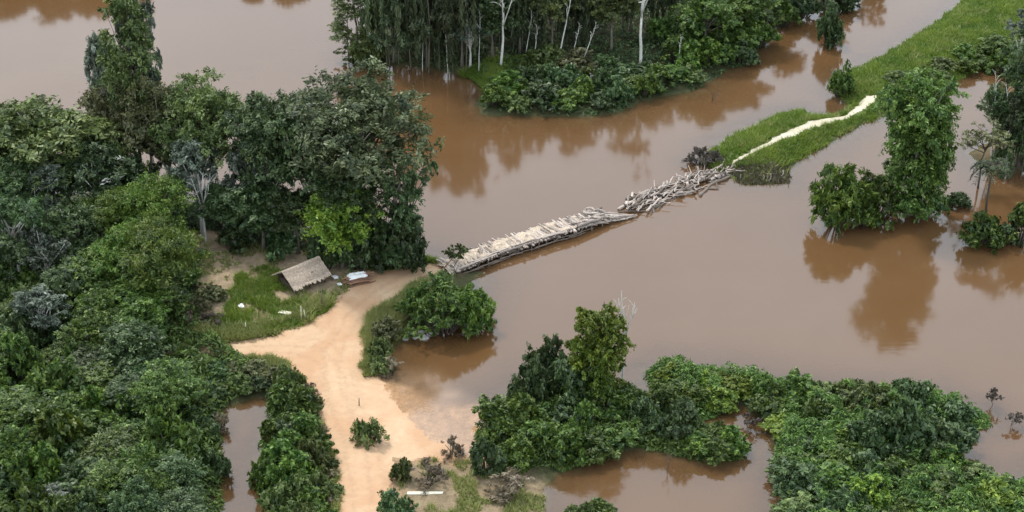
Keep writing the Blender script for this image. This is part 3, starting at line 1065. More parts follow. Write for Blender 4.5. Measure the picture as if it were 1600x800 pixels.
# ------------------------------------------------------------------ the log bridge
def log_mesh(seed, mat, bend=.05, sides=7, n=6, taper=.35, knob=.14):
    rng = random.Random(seed)
    pts = [(rng.uniform(-bend, bend), rng.uniform(-bend, bend), i / (n - 1) - .5) for i in range(n)]
    rad = [(1 - taper * i / (n - 1)) for i in range(n)]
    # unit length and unit radius: scaled per log
    V, F = [], []
    for i in range(n):
        for k in range(sides):
            t = 2 * math.pi * k / sides
            r = rad[i] * (1 + rng.uniform(-knob, knob))
            V.append((pts[i][0] * 8 + math.cos(t) * r, pts[i][1] * 8 + math.sin(t) * r, pts[i][2]))
    for i in range(n - 1):
        for k in range(sides):
            k2 = (k + 1) % sides
            F.append((i * sides + k, i * sides + k2, (i + 1) * sides + k2, (i + 1) * sides + k))
    F.append(tuple(range(sides))[::-1]); F.append(tuple((n - 1) * sides + k for k in range(sides)))
    return mesh('log', V, F, mat, smooth=True)


LOGS = [log_mesh(s, M_LOG, bend=.04 + .06 * (s % 4)) for s in range(8)]
LOGW = [log_mesh(s + 30, M_LOG, bend=.17, taper=.42, n=7) for s in range(6)]
LOGD = [log_mesh(s + 60, M_LOGD, bend=.08) for s in range(4)]


def log(parent, name, a, b, r, pool, rng):
    a, b = Vector(a), Vector(b)
    d = b - a
    o = link(name, pool[rng.randrange(len(pool))], parent, loc=(a + b) / 2)
    q = d.to_track_quat('Z', 'Y')
    o.rotation_euler = q.to_euler()
    o.scale = (r, r, d.length)
    return o


def build_bridge():
    rng = random.Random(21)
    # ---- standing stretch
    A, B = P(706, 424), P(940, 340)
    d = B - A; d.z = 0
    L = d.length
    ang = math.atan2(d.y, d.x)
    W = 1.75
    br = link('log_bridge', None, loc=(A.x, A.y, 0), rot=(0, 0, ang))
    tag(br, 'long low bridge of pale cross-laid logs leading from the dirt road over the brown water', 'bridge')
    DZ = .95

    def yo(x):                       # the deck wanders a little
        return .25 * math.sin(x * .25) + .12 * math.sin(x * .9 + 1)
    x = -1.0
    while x < L - .3:
        r = rng.choice((.06, .09, .12, .16, .2)) * rng.uniform(.85, 1.15)
        x += r * 1.75
        z = DZ + rng.uniform(-.05, .05) - .35 * max(0, (x - L + 5) / 5)
        y0, y1 = yo(x) - W + rng.uniform(-.35, .25), yo(x) + W + rng.uniform(-.3, .28)
        s = rng.uniform(-.22, .22)
        log(br, 'cross_log', (x - s, y0, z + rng.uniform(-.03, .03)), (x + s, y1, z + rng.uniform(-.03, .03)), r, LOGS, rng)
    for y in (-1.35, 0.0, 1.35):     # stringers below, guard logs above the edges
        x = -.8
        while x < L:
            l_ = rng.uniform(5.5, 7.5)
            log(br, 'stringer', (x, yo(x) + y, DZ - .34), (min(x + l_ + .6, L + 1), yo(x + l_) + y, DZ - .34 + rng.uniform(-.06, .03)), .2, LOGD, rng)
            x += l_
    for y, n in ((-W + .15, 2),):
        for k in range(n):
            x = -.6 + k * 2.2
            while x < L - 2:
                l_ = rng.uniform(4.5, 7)
                log(br, 'guard_log', (x, yo(x) + y + k * .28, DZ + .2), (min(x + l_, L), yo(x + l_) + y + k * .28 + rng.uniform(-.1, .1), DZ + .2 + rng.uniform(-.03, .04)), rng.uniform(.12, .17), LOGS, rng)
                x += l_ + rng.uniform(.1, .5)
    # soil trodden over the logs, in patches
    xs, ys = np.arange(-1.2, L - 3.5, .16), np.arange(-W + .35, W - .25, .16)
    X, Y = np.meshgrid(xs, ys)
    n_ = fbm(X * .9, Y * .9, 31, 4)
    Z = DZ + .0 + (n_ - .42) * .8 + (fbm(X * 4, Y * 4, 7, 2) - .5) * .1 - .12 * sstep(W - .9, W - .2, np.abs(Y))
    Yd = Y + .25 * np.sin(X * .25) + .12 * np.sin(X * .9 + 1)
    link('deck_soil', mesh('deck_soil', np.stack([X, Yd, Z], -1).reshape(-1, 3), grid_faces(len(xs), len(ys)), M_DECK, smooth=True), br)
    # trestle posts along both sides
    x = 1.0
    while x < L - 1:
        for y in (-W + .1, W - .2):
            log(br, 'trestle_post', (x, yo(x) + y + rng.uniform(-.1, .1), -1.2), (x + rng.uniform(-.15, .15), yo(x) + y, DZ - .1), rng.uniform(.1, .16), LOGD, rng)
        log(br, 'cross_brace', (x + .3, yo(x) - W + .05, .15), (x + .2, yo(x) + W, .22), .13, LOGD, rng)
        x += rng.uniform(1.1, 1.9)
    # bank of poles laid lengthwise along the near side below the deck
    for k in range(12):
        x = rng.uniform(0, L - 6)
        log(br, 'side_pole', (x, yo(x) - W - rng.uniform(-.05, .2), rng.uniform(.15, .5)), (x + rng.uniform(3, 5), yo(x + 4) - W - rng.uniform(-.05, .2), rng.uniform(.1, .55)), rng.uniform(.06, .11), LOGD, rng)
    # the splayed end: logs fanning together to the last one
    tip = br.matrix_basis.inverted() @ P(990, 337, .25)
    for k in range(30):
        x0 = L - rng.uniform(.5, 6.0)
        y0 = rng.uniform(-W, W)
        f = rng.uniform(.25, .95)
        e = Vector((x0, y0 + yo(x0), DZ)).lerp(tip, f)
        log(br, 'splayed_log', (x0, y0 + yo(x0), DZ + rng.uniform(.08, .4) * (1 - .3 * f)), (e.x + rng.uniform(0, .6), e.y + rng.uniform(-.4, .5), max(.05, .6 * (1 - f) + rng.uniform(0, .3))), rng.uniform(.07, .15), LOGW if k % 2 else LOGS, rng)
    for k in range(3):
        log(br, 'splayed_log', (L - 2 + k * .4, -W + .3 + k * .3, .55), (tip.x + rng.uniform(-.3, .5), tip.y + rng.uniform(-.2, .2), .15 + k * .12), .14, LOGW, rng)
    # ---- broken stretch: a jam of loose logs
    A2, B2 = P(984, 328), P(1132, 268)
    d = B2 - A2; d.z = 0
    L2 = d.length
    ang2 = math.atan2(d.y, d.x)
    jam = link('collapsed_log_jam', None, loc=(A2.x, A2.y, 0), rot=(0, 0, ang2))
    tag(jam, 'collapsed far end of the bridge, a jam of bent pale logs in the river', 'log jam')
    for k in range(104):
        x = rng.uniform(.2, L2 * .97)
        w = 1.85 * min(1, .6 + x / 5) * (1 if x < L2 * .75 else .6)
        y = rng.uniform(-w, w)
        l_ = rng.uniform(1.3, 3.8)
        t = rng.gauss(.12, .38) if rng.random() < .8 else rng.uniform(-1.6, 1.6)
        z = rng.uniform(.15, .95) * (1 - .5 * abs(y) / 2.0) + .08
        dx, dy = math.cos(t) * l_ / 2, math.sin(t) * l_ / 2
        log(jam, 'log', (x - dx, y - dy, z + rng.uniform(-.25, .15)), (x + dx, y + dy, z + rng.uniform(-.2, .25)), rng.choice((.07, .1, .13, .17, .22)) * rng.uniform(.85, 1.15), LOGW if k % 3 else (LOGS if k % 2 else LOGD), rng)
    for k in range(26):             # lower, wetter logs
        x = rng.uniform(-.3, L2)
        w = 2.3 * min(1, .45 + x / 6)
        y = rng.uniform(-w, w)
        l_ = rng.uniform(2.5, 5)
        t = rng.gauss(.1, .35)
        dx, dy = math.cos(t) * l_ / 2, math.sin(t) * l_ / 2
        log(jam, 'sunken_log', (x - dx, y - dy, rng.uniform(-.2, .15)), (x + dx, y + dy, rng.uniform(-.15, .22)), rng.uniform(.12, .26), LOGD, rng)
    for k in range(26):             # thin broken poles on top
        x, y = rng.uniform(.5, L2), rng.uniform(-2, 2)
        t = rng.uniform(-1.0, 1.2)
        l_ = rng.uniform(1, 2.6)
        z = rng.uniform(.6, .95)
        log(jam, 'pole', (x, y, z * .8), (x + math.cos(t) * l_, y + math.sin(t) * l_, z + rng.uniform(-.2, .3)), rng.uniform(.035, .07), LOGS, rng)
    # ---- the stakes and brush that shore up the far landing
    C, D = P(1128, 272), P(1232, 284)
    st = link('stake_revetment', None, loc=(C.x, C.y, 0))
    tag(st, 'row of dark rotting stakes shoring up the end of the grassy embankment', 'stakes')
    for k in range(64):
        f = rng.random()
        p = C.lerp(D, f) - C
        x, y = p.x + rng.uniform(-.3, .3), p.y + rng.uniform(-.8, 1.4) - .9 * (1 - abs(2 * f - 1)) * .4
        log(st, 'stake', (x, y, -.8), (x + rng.uniform(-.25, .25), y + rng.uniform(-.25, .25), rng.uniform(.25, 1.0)), rng.uniform(.04, .1), LOGD if k % 4 else LOGS, rng)
    for k in range(16):
        f = rng.random()
        p = C.lerp(D, f * .6) - C
        t = rng.uniform(-.5, .7)
        log(st, 'rail', (p.x, p.y + rng.uniform(-.4, 1.2), rng.uniform(.3, .8)), (p.x + math.cos(t) * 2.2, p.y + math.sin(t) * 2 + rng.uniform(-.3, .6), rng.uniform(.2, .8)), rng.uniform(.05, .1), LOGD if k % 2 else LOGS, rng)


build_bridge()


# ------------------------------------------------------------------ small things in the clearing and on the road
def on_ground(u, v, dz=0.0):
    p = P(u, v, .4)
    p = P(u, v, gh(p.x, p.y))
    p.z += dz
    return p


def cloth(name, w, d, h, seed, mat, n=14, thick=.03):
    rs = np.random.RandomState(seed)
    xs, ys = np.linspace(-w / 2, w / 2, n), np.linspace(-d / 2, d / 2, n)
    X, Y = np.meshgrid(xs, ys)
    Z = h + (fbm(X * 1.6 + seed, Y * 1.6, seed, 3) - .5) * .45 - .35 * sstep(.6, 1.0, np.maximum(np.abs(X) / w * 2, np.abs(Y) / d * 2)) * h
    X = X + (fbm(X * 2, Y * 2, seed + 4) - .5) * .4
    Y = Y + (fbm(X * 2, Y * 2, seed + 5) - .5) * .4
    top = np.stack([X, Y, Z], -1).reshape(-1, 3)
    bot = top - [0, 0, thick]
    f = grid_faces(n, n)
    m = n * n
    sides = []
    rim = list(range(n)) + [i * n + n - 1 for i in range(1, n)] + [m - 1 - i for i in range(1, n)] + [i * n for i in range(n - 2, 0, -1)]
    for a, b in zip(rim, rim[1:] + rim[:1]): sides.append((a, a + m, b + m, b))
    return mesh(name, np.vstack([top, bot]), np.vstack([f, f[:, ::-1] + m, np.array(sides)[:, ::-1]]), mat, smooth=True)


rng = random.Random(8)
p = on_ground(560, 441)
wp = link('firewood_pile', None, loc=p, rot=(0, 0, R(24)))
tag(wp, 'heap of reddish brown firewood under the white tarp beside the road', 'firewood')
for k in range(34):
    l_ = rng.uniform(1.8, 3.4)
    y, z = rng.uniform(-.95, .7), .1 + .62 * rng.random()
    log(wp, 'log', (-l_ / 2 + rng.uniform(-.5, .5), y - rng.uniform(-.4, .2), z), (l_ / 2 + rng.uniform(-.4, .6), y + rng.uniform(-.3, .3), z + rng.uniform(-.15, .15)), rng.uniform(.05, .1), [log_mesh(90 + k % 3, M_WOOD, .06)] if k < 3 else [wp.children[k % 3].data], rng)
t = link('tarp', cloth('tarp', 2.3, 1.15, .98, 3, M_TARP), None, loc=(p.x - .1, p.y + .35, p.z), rot=(0, 0, R(22)))
tag(t, 'crumpled white tarp spread over the firewood heap', 'tarp')
for (u, v, w, d, h, s, nm, lb) in ((524, 436, .9, .6, .35, 4, 'sack', 'small white sack on the ground between the hut and the firewood'),
                                   (531, 446, .8, .5, .25, 6, 'sack', 'small white sack lying nearest the road, in front of the firewood'),
                                   (629, 407, .8, .6, .4, 7, 'sack', 'lone white sack in the grass under the trees by the bridge head'),
                                   (446, 491, 1.6, .9, .3, 9, 'groundsheet', 'pale yellowish sheet crumpled on the green grass'),
                                   (377, 480, .7, .6, .3, 11, 'sack', 'small pale bundle at the back of the green grass')):
    p = on_ground(u, v)
    o = link(nm, cloth(nm, w, d, h, s, M_PLANK if nm == 'groundsheet' else M_TARP, 9), None, loc=p, rot=(0, 0, rng.uniform(0, 3)))
    tag(o, lb, nm)


def post_thing(u, v, top, r, name, label, cat, mat, lean=(.05, 0)):
    p = on_ground(u, v)
    h = height_to(p, top)
    vv, f = tube([(0, 0, -.3), (lean[0] * h * .5, lean[1] * h * .5, h * .5), (lean[0] * h, lean[1] * h, h)], [r, r * .9, r * .75], 7, rng=rng, rough=.12)
    tag(link(name, mesh(name, vv, f, mat, smooth=True), None, loc=p), label, cat)


post_thing(503, 480, 452, .07, 'fence_post', 'lone dark wooden post at the edge of the road below the hut', 'post', M_LOGD)
post_thing(471, 502, 478, .05, 'stake', 'thin pale stake, taller of two in the weeds by the road', 'stake', M_PLANK, (.03, 0))
post_thing(478, 501, 484, .05, 'stake', 'thin pale stake, shorter of two in the weeds by the road', 'stake', M_PLANK, (-.1, 0))
post_thing(384, 516, 504, .06, 'stake', 'short pale stake at the corner of the green grass', 'stake', M_PLANK)
post_thing(561, 634, 622, .06, 'stump', 'tiny dark stump sticking out of the flooded road', 'stump', M_LOGD)

p = on_ground(664, 771, .06)
vv = [(x, y, z) for z in (-.06, .05) for (x, y) in ((-1.75, -.2), (0, -.23), (1.7, -.17), (1.8, .12), (0, .2), (-1.7, .22))]
ff = [(5, 4, 3, 2, 1, 0), (6, 7, 8, 9, 10, 11)] + [(i, (i + 1) % 6, 6 + (i + 1) % 6, 6 + i) for i in range(6)]
tag(link('plank', mesh('plank', vv, ff, M_PLANK), None, loc=p, rot=(0, R(1), R(3))), 'bleached plank lying on the dry mud at the bottom of the picture', 'plank')
p = on_ground(700, 424, .35)
vv, ff = tube([(0, 0, 0), (1.0, .9, .7), (1.9, 1.7, 1.5)], [.12, .1, .07], 7)
tag(link('leaning_log', mesh('leaning_log', vv, ff, M_WOOD, smooth=True), None, loc=(p.x - 1.2, p.y - .8, p.z - .3)), 'short brown log leaning beside the sapling at the bridge head', 'log')


def rock_mesh(seed):
    rs = np.random.RandomState(seed)
    V, F = [], []
    nr, ns_ = 5, 8
    for i in range(nr + 1):
        ph = math.pi * i / nr
        for k in range(ns_):
            t = 2 * math.pi * k / ns_
            r = 1 + rs.uniform(-.22, .22)
            V.append((math.sin(ph) * math.cos(t) * r, math.sin(ph) * math.sin(t) * r * .8, math.cos(ph) * r * .6))
    for i in range(nr):
        for k in range(ns_):
            F.append((i * ns_ + k, (i + 1) * ns_ + k, (i + 1) * ns_ + (k + 1) % ns_, i * ns_ + (k + 1) % ns_))
    return mesh('rock', V, F, M_STONE, smooth=False)


ROCK = [rock_mesh(s) for s in range(4)]
for i, (u, v) in enumerate(((642, 522), (650, 527), (658, 520), (664, 528), (672, 523), (684, 519), (634, 530), (694, 512))):
    p = P(u, v, 0)
    s = rng.uniform(.3, .62)
    o = link('rock', ROCK[i % 4], None, loc=(p.x, p.y, max(gh(p.x, p.y), -.1) + .1), rot=(rng.uniform(-.4, .4), rng.uniform(-.4, .4), rng.uniform(0, 6)), scl=(s, s, s))
    tag(o, 'pale rock at the waterline under the bushes by the bridge, ' + ['2nd from left', '3rd from left', '4th from left', '5th from left', '6th from left', '7th from left', 'leftmost', 'rightmost'][i], 'rock', 'pale rocks under the bushes by the bridge')

# ------------------------------------------------------------------ trees and shrubs one by one
T = place
# behind, along the river on the left
T('tree_vine_olive', 228, 318, -12, 108, 'tree', 'tall narrow vine-hung tree rising above the wood at the river, top left', 'tree')
T('tree_silver', 246, 312, -8, 60, 'tree', 'pale-crowned tree just behind the tall narrow vine-hung tree', 'tree')
T('tree_silver', 190, 305, 60, 62, 'tree', 'pale silvery tree beside the tall narrow vine-hung tree', 'tree')
T('tree_brown', 195, 322, 128, 105, 'tree', 'brownish thin-leaved tree at the foot of the tall vine-hung tree', 'tree')
T('tree_brown', 272, 330, 122, 135, 'tree', 'brown-olive rounded tree right of the tall vine-hung tree', 'tree')
T('tree_silver', 268, 322, 190, 66, 'tree', 'small tree with whitish leaves below the brown-olive tree', 'tree')
T('tree_olive', 338, 342, 120, 150, 'tree', 'olive dome-shaped tree, left of the darker trees by the river', 'tree')
T('tree_silver', 318, 366, 212, 84, 'tree', 'silvery tree with a pale forked trunk in front of the olive dome', 'tree')
T('tree_dark', 432, 368, 160, 125, 'tree', 'dark green tree behind the hut, between the olive dome and the big pale tree', 'tree')
T('tree_silver', 392, 368, 232, 72, 'tree', 'silver-leaved tree low in front of the dark tree behind the hut', 'tree')
T('tree_pale', 566, 398, 122, 205, 'tree', 'largest tree, broad with pale olive leaves, behind the hut at the river', 'tree')
T('tree_dark', 492, 385, 172, 130, 'tree', 'dark tree directly left of the large pale olive tree', 'tree')
T('tree_overhang', 628, 408, 225, 130, 'tree', 'sparse tree whose branches lean out over the river', 'tree', rot=0.2)
T('tree_vine_dark', 620, 415, 245, 82, 'tree', 'dark narrow tree under the leaning sparse tree by the bridge', 'tree')
T('tree_dark', 560, 408, 250, 110, 'tree', 'dark understorey tree under the large pale olive tree', 'tree')
T('shrub_dark', 622, 415, 332, 88, 'shrub', 'dark shrub at the water behind the bridge head', 'shrub')
T('tree_lime', 535, 418, 294, 106, 'tree', 'yellow-green rounded small tree right behind the hut', 'tree')
T('shrub_teal', 560, 420, 352, 80, 'shrub', 'bluish dark shrub behind the tarp and firewood', 'shrub')
T('shrub_teal', 508, 418, 364, 50, 'shrub', 'bluish shrub touching the right end of the hut roof', 'shrub')
T('shrub_dark', 590, 414, 350, 70, 'shrub', 'dark shrub between the tarp and the bridge head', 'shrub')
T('tree_teal', 412, 390, 290, 104, 'tree', 'low dark bluish tree left behind the hut', 'tree')
T('tree_teal', 352, 380, 294, 84, 'tree', 'low bluish tree at the left end of the clearing', 'tree')
T('tree_dark', 466, 396, 296, 84, 'tree', 'low dark tree just behind the ridge of the hut', 'tree')
T('shrub_dark', 380, 386, 340, 70, 'shrub', 'dark shrub at the back edge of the clearing, left of the hut', 'shrub')
T('shrub_teal', 440, 396, 346, 66, 'shrub', 'bluish shrub at the back edge of the clearing, nearest the hut', 'shrub')
# upper left wood
T('tree_olive', 88, 352, 168, 200, 'tree', 'wide olive tree with a billowing crown at the left river edge', 'tree')
T('tree_olive', 10, 356, 172, 150, 'tree', 'olive tree cut by the left edge of the picture', 'tree')
T('tree_olive', 162, 348, 205, 100, 'tree', 'smaller olive tree right of the wide billowing one', 'tree')
T('tree_grey_spotty', 2, 300, 84, 40, 'tree', 'thin sparse tree against the river at the far left edge', 'tree')
T('tree_silver', 92, 385, 254, 84, 'tree', 'grey silvery tree below the wide olive tree', 'tree')
T('tree_flower', 168, 372, 228, 118, 'tree', 'dark tree dotted with white blossom', 'tree')
T('tree_flower', 215, 362, 252, 76, 'tree', 'small blossom-dotted tree right of the larger one', 'tree')
T('tree_dark', 30, 400, 262, 110, 'tree', 'dark tree below the olive tree at the left edge', 'tree')
T('tree_feather', 244, 402, 284, 118, 'tree', 'bright green feathery tree left of the clearing', 'tree')
T('tree_feather', 180, 412, 304, 108, 'tree', 'feathery green tree left of the brightest feathery one', 'tree')
T('tree_feather', 262, 488, 352, 138, 'tree', 'large feathery green dome at the edge of the clearing', 'tree')
T('tree_feather', 205, 480, 358, 110, 'tree', 'feathery dome directly left of the large one by the clearing', 'tree')
T('tree_spotty', 34, 442, 300, 110, 'tree', 'tree with a crooked white trunk and thin leaves at the left edge', 'tree', rot=1.0)
T('tree_grey_spotty', 80, 462, 366, 90, 'tree', 'grey leafless-looking tree with a white trunk right of the crooked one', 'tree')
T('tree_dark', 130, 440, 322, 100, 'tree', 'dark tree between the white-trunked trees and the feathery ones', 'tree')
T('tree_teal', 152, 490, 410, 100, 'tree', 'greyish green tree left of the feathery domes', 'tree')
T('tree_silver', 74, 548, 456, 78, 'tree', 'small grey-white domed tree in the dense left wood', 'tree')
T('tree_dark', 8, 470, 360, 90, 'tree', 'dark low tree at the left edge under the crooked white trunk', 'tree')
T('tree_dark', 115, 500, 420, 80, 'tree', 'dark tree right above the grey-white domed tree', 'tree')
T('tree_silver', 100, 812, 764, 62, 'shrub', 'silvery shrub at the bottom edge in the left wood', 'shrub')
T('tree_bare', 118, 430, 318, 60, 'tree', 'pale bare limbs of a dead tree above the grey-white domed tree', 'tree')
T('tree_bare', 60, 400, 270, 50, 'tree', 'pale bare limbs of a dead tree under the olive crowns', 'tree')
# clump by the bridge head
T('emergent', 690, 520, 442, 104, 'shrub', 'large leafy bush standing in the flood beside the bridge head', 'shrub', rot=0)
T('emergent', 735, 514, 452, 78, 'shrub', 'leafy bush overhanging the water, outermost beside the bridge head', 'shrub')
T('emergent', 652, 502, 446, 66, 'shrub', 'leafy bush between the road and the large bush by the bridge', 'shrub')
T('sapling', 711, 436, 385, 42, 'sapling', 'small broad-leaved sapling at the start of the bridge', 'sapling')
T('shrub_brown', 604, 528, 496, 46, 'shrub', 'brownish shrub at the road edge left of the large bush', 'shrub')
T('shrub_olive', 592, 556, 530, 40, 'shrub', 'yellow-green shrub at the road edge above the flooded road', 'shrub')
T('low_clump', 594, 580, 562, 46, 'shrub', 'low yellowish clump lowest at the road edge by the flood', 'shrub')
T('dry_bush', 612, 584, 560, 44, 'shrub', 'dry brown bush at the water beside the yellowish clump', 'shrub')
T('low_clump', 580, 690, 662, 52, 'shrub', 'low olive clump alone in the middle of the flooded road', 'shrub')
T('low_clump', 562, 678, 658, 28, 'shrub', 'small tuft touching the olive clump in the flooded road', 'shrub')
T('shrub_teal', 617, 812, 772, 62, 'shrub', 'dark leafy shrub at the bottom edge beside the road', 'shrub')
T('shrub_olive', 628, 748, 716, 34, 'shrub', 'yellow-green weed on the mud spit right of the road', 'shrub')
T('dry_bush', 668, 752, 722, 60, 'shrub', 'grey dry bush on the mud spit behind the plank', 'shrub')
T('shrub_dark', 758, 738, 690, 62, 'shrub', 'round dark bush at the left end of the green mound', 'shrub')
T('dry_bush', 705, 712, 684, 40, 'shrub', 'dry brown brush left of the round dark bush', 'shrub')
T('dry_bush', 800, 770, 742, 80, 'shrub', 'dry brush in front of the green mound', 'shrub')
# green mound in the foreground
T('tree_vine_lime', 936, 624, 488, 84, 'tree', 'vine-wrapped column tree with yellowish leaves on the green mound', 'tree')
T('tree_vine_lime', 930, 632, 530, 80, 'shrub', 'climbers wrapped round the foot of the column tree', 'shrub')
T('tree_bare', 972, 606, 448, 44, 'tree', 'bare whitish dead tree beside the vine-wrapped column', 'tree')
T('shrub_dark', 852, 618, 535, 74, 'shrub', 'tall dark bush, highest left of the vine-wrapped column', 'shrub')
T('shrub_teal', 884, 632, 560, 80, 'shrub', 'bluish bush between the tall dark bush and the column', 'shrub')
T('shrub_dark', 830, 640, 565, 66, 'shrub', 'dark bush left of and below the tall dark bush', 'shrub')
T('shrub', 410, 762, 716, 46, 'shrub', 'shrub bulging into the middle of the narrow pond from the right', 'shrub')
T('shrub_feather', 424, 690, 655, 40, 'shrub', 'small fine-leaved shrub leaning over the right side of the upper pond', 'shrub')
T('shrub_teal', 340, 745, 705, 44, 'shrub', 'bluish shrub bulging into the pond from the left wood', 'shrub')
T('dry_bush', 348, 672, 646, 36, 'shrub', 'dry bush at the upper left corner of the narrow pond', 'shrub')
# dark tree in the mat
T('shrub_dark', 1404, 706, 618, 92, 'tree', 'dark small tree standing out of the green thicket at the right', 'tree')
T('shrub_dark', 1360, 712, 650, 90, 'shrub', 'dark shrub left of the dark small tree in the thicket', 'shrub')
T('shrub_dark', 1450, 716, 662, 84, 'shrub', 'dark shrub right of the dark small tree in the thicket', 'shrub')
# big tree in the water at the right
T('tree_vine', 1418, 338, 124, 116, 'tree', 'tall tree draped in climbers standing in the flood', 'tree', rot=.5)
T('tree_vine', 1448, 336, 200, 62, 'tree', 'lower green tree leaning against the right of the tall draped tree', 'tree')
T('emergent', 1310, 352, 262, 100, 'shrub', 'big round bush in the water left of the tall draped tree', 'shrub')
T('emergent', 1366, 346, 274, 84, 'shrub', 'bush between the big round one and the tall draped tree', 'shrub')
T('shrub_feather', 1345, 354, 300, 60, 'shrub', 'small bush at the waterline in front of the draped tree', 'shrub')
T('shrub_dark', 1495, 324, 302, 46, 'shrub', 'low dark mat of leaves in the water right of the draped tree', 'shrub')
T('palm', 1538, 352, 252, 62, 'palm', 'small dark palm standing above a green bush at the right', 'palm')
T('tree_umbrella', 1528, 296, 196, 84, 'tree', 'thin brownish sparse tree behind the small dark palm', 'tree')
T('shrub', 1534, 384, 334, 66, 'shrub', 'green bush at the foot of the small dark palm', 'shrub')
T('shrub', 1592, 384, 318, 56, 'shrub', 'green bush cut by the right edge, beside the small palm', 'shrub')
T('shrub_teal', 1570, 382, 350, 44, 'shrub', 'low bluish bush between the two green bushes at the right edge', 'shrub')
T('tree_vine_dark', 1592, 262, 62, 92, 'tree', 'dark vine-covered tree cut by the right edge', 'tree')
T('tree_dark', 1552, 256, 140, 62, 'tree', 'dark lower tree left of the vine-covered one at the right edge', 'tree')
T('tree_gallery', 1580, 268, 150, 60, 'tree', 'dark hanging-leaved tree at the muddy right bank', 'tree')
T('white_pole', 1572, 262, 118, 16, 'dead_tree', 'thick white dead trunk leaning left at the right edge', 'dead tree', rot=0, lean=(0, R(-12)))
T('white_pole', 1548, 262, 100, 12, 'dead_tree', 'thinner white dead trunk left of the thick one', 'dead tree', rot=0, lean=(0, R(-8)))
T('tree_grey_spotty', 1588, 108, 20, 60, 'tree', 'pale sparse tree on the embankment at the top right', 'tree')
T('shrub', 1570, 118, 76, 66, 'shrub', 'green bush on the embankment under the pale sparse tree', 'shrub')
# embankment
T('shrub', 1312, 150, 100, 40, 'shrub', 'small tree-like bush at the near end of the upper embankment', 'shrub')
T('twig_bush', 1095, 260, 232, 48, 'brush_pile', 'grey-brown twiggy brush pile where the bridge meets the embankment', 'brush pile')
T('twig_bush', 1118, 256, 236, 30, 'brush_pile', 'small twiggy brush heap touching the grass by the path start', 'brush pile')
# far island
T('tree_vine_olive', 560, 98, -30, 76, 'tree', 'light olive tree at the left end of the far island', 'tree')
T('shrub_olive', 578, 102, 50, 54, 'shrub', 'light olive bush under the olive tree at the left end of the island', 'shrub')
ORD = ['leftmost', '2nd from left', '3rd from left', '4th from left', '5th from left', '6th from left', '7th from left', '8th from left', '9th from left', '10th from left', '11th from left', '12th from left']
for row, top, us in (('front', -90, ((615, 98, 84), (668, 104, 90), (722, 106, 90), (812, 84, 86), (905, 74, 80))),
                     ('back', -130, ((640, 60, 100), (690, 62, 100), (790, 50, 100), (880, 40, 100), (985, 50, 84), (1035, 36, 84)))):
    for i, (u, v, w) in enumerate(us):
        T('tree_gallery', u, v, top, w, 'tree', 'dark hanging-leaved tree in the %s row of the far island wood, %s' % (row, ORD[i]), 'tree', 'dark hanging trees on the far island')
T('tree_dark', 770, 96, -20, 90, 'tree', 'round dark tree behind the forked white-trunked tree', 'tree')
T('tree_olive', 862, 84, -40, 90, 'tree', 'olive tree among the white trunks of the far island', 'tree')
T('tree_silver', 735, 108, 20, 50, 'tree', 'small silvery tree at the left front of the far island wood', 'tree')
T('tree_olive', 955, 82, -30, 86, 'tree', 'olive tree left of the thick straight white trunk', 'tree')
T('shrub_olive', 850, 108, 70, 70, 'shrub', 'olive shrub at the foot of the white trunks, left one', 'shrub')
T('shrub_brown', 900, 112, 78, 76, 'shrub', 'brownish shrub at the foot of the white trunks, right one', 'shrub')
T('white_pole', 660, 112, 30, 5, 'dead_tree', 'very thin pale trunk at the left front of the far island', 'dead tree', rot=0)
T('white_pole', 700, 116, 20, 5, 'dead_tree', 'very thin pale trunk left of the small silvery tree', 'dead tree', rot=0, lean=(0, R(-4)))
T('white_pole', 748, 116, 10, 5, 'dead_tree', 'very thin pale trunk just left of the forked white tree', 'dead tree', rot=0)
T('white_pole', 820, 96, 10, 6, 'dead_tree', 'thin pale trunk just left of the short white dead trunk', 'dead tree', rot=0, lean=(0, R(5)))
T('white_pole', 1058, 110, 50, 6, 'dead_tree', 'pale trunk in the bushes right of the thick straight one', 'dead tree', rot=0)
T('tree_white', 782, 110, -50, 60, 'tree', 'forked white-trunked tree at the front of the far island', 'tree', rot=0)
T('white_pole', 834, 100, 34, 9, 'dead_tree', 'short white dead trunk in the dark wood, right of the forked white tree', 'dead tree', rot=0)
T('white_pole', 872, 100, -30, 11, 'dead_tree', 'tall white trunk leaning right in the middle of the far island', 'dead tree', rot=0, lean=(0, R(6)))
T('white_pole', 890, 104, 30, 8, 'dead_tree', 'thin white trunk leaning right beside the tall leaning one', 'dead tree', rot=0, lean=(0, R(8)))
T('white_pole', 906, 108, 26, 8, 'dead_tree', 'thin white trunk leaning furthest right on the far island', 'dead tree', rot=0, lean=(0, R(14)))
T('tree_white', 1000, 106, -70, 60, 'tree', 'thick straight white trunk at the right of the far island', 'tree', rot=0)
T('white_pole', 916, 150, 112, 7, 'dead_tree', 'short white snag in the front bushes of the far island', 'dead tree', rot=0, lean=(0, R(5)))
T('tree_green', 1100, 84, -20, 92, 'tree', 'bright green tree at the right of the far island', 'tree')
T('tree_green', 1160, 66, -30, 96, 'tree', 'green tree at the right tip of the far island', 'tree')
T('tree_dark', 1228, 30, -50, 80, 'tree', 'dark tree behind the right tip of the far island', 'tree')
T('tree_dark', 1290, 14, -40, 70, 'tree', 'dark tree at the top edge above the cone-shaped bush', 'tree')
T('shrub_teal', 1294, 72, 8, 46, 'shrub', 'cone-shaped dark bush standing alone in the water', 'shrub')
T('shrub_dark', 1250, 26, -14, 60, 'shrub', 'dark shrub behind the cone-shaped bush, left one at the top edge', 'shrub')
T('shrub_dark', 1310, 12, -20, 60, 'shrub', 'dark shrub behind the cone-shaped bush, right one at the top edge', 'shrub')
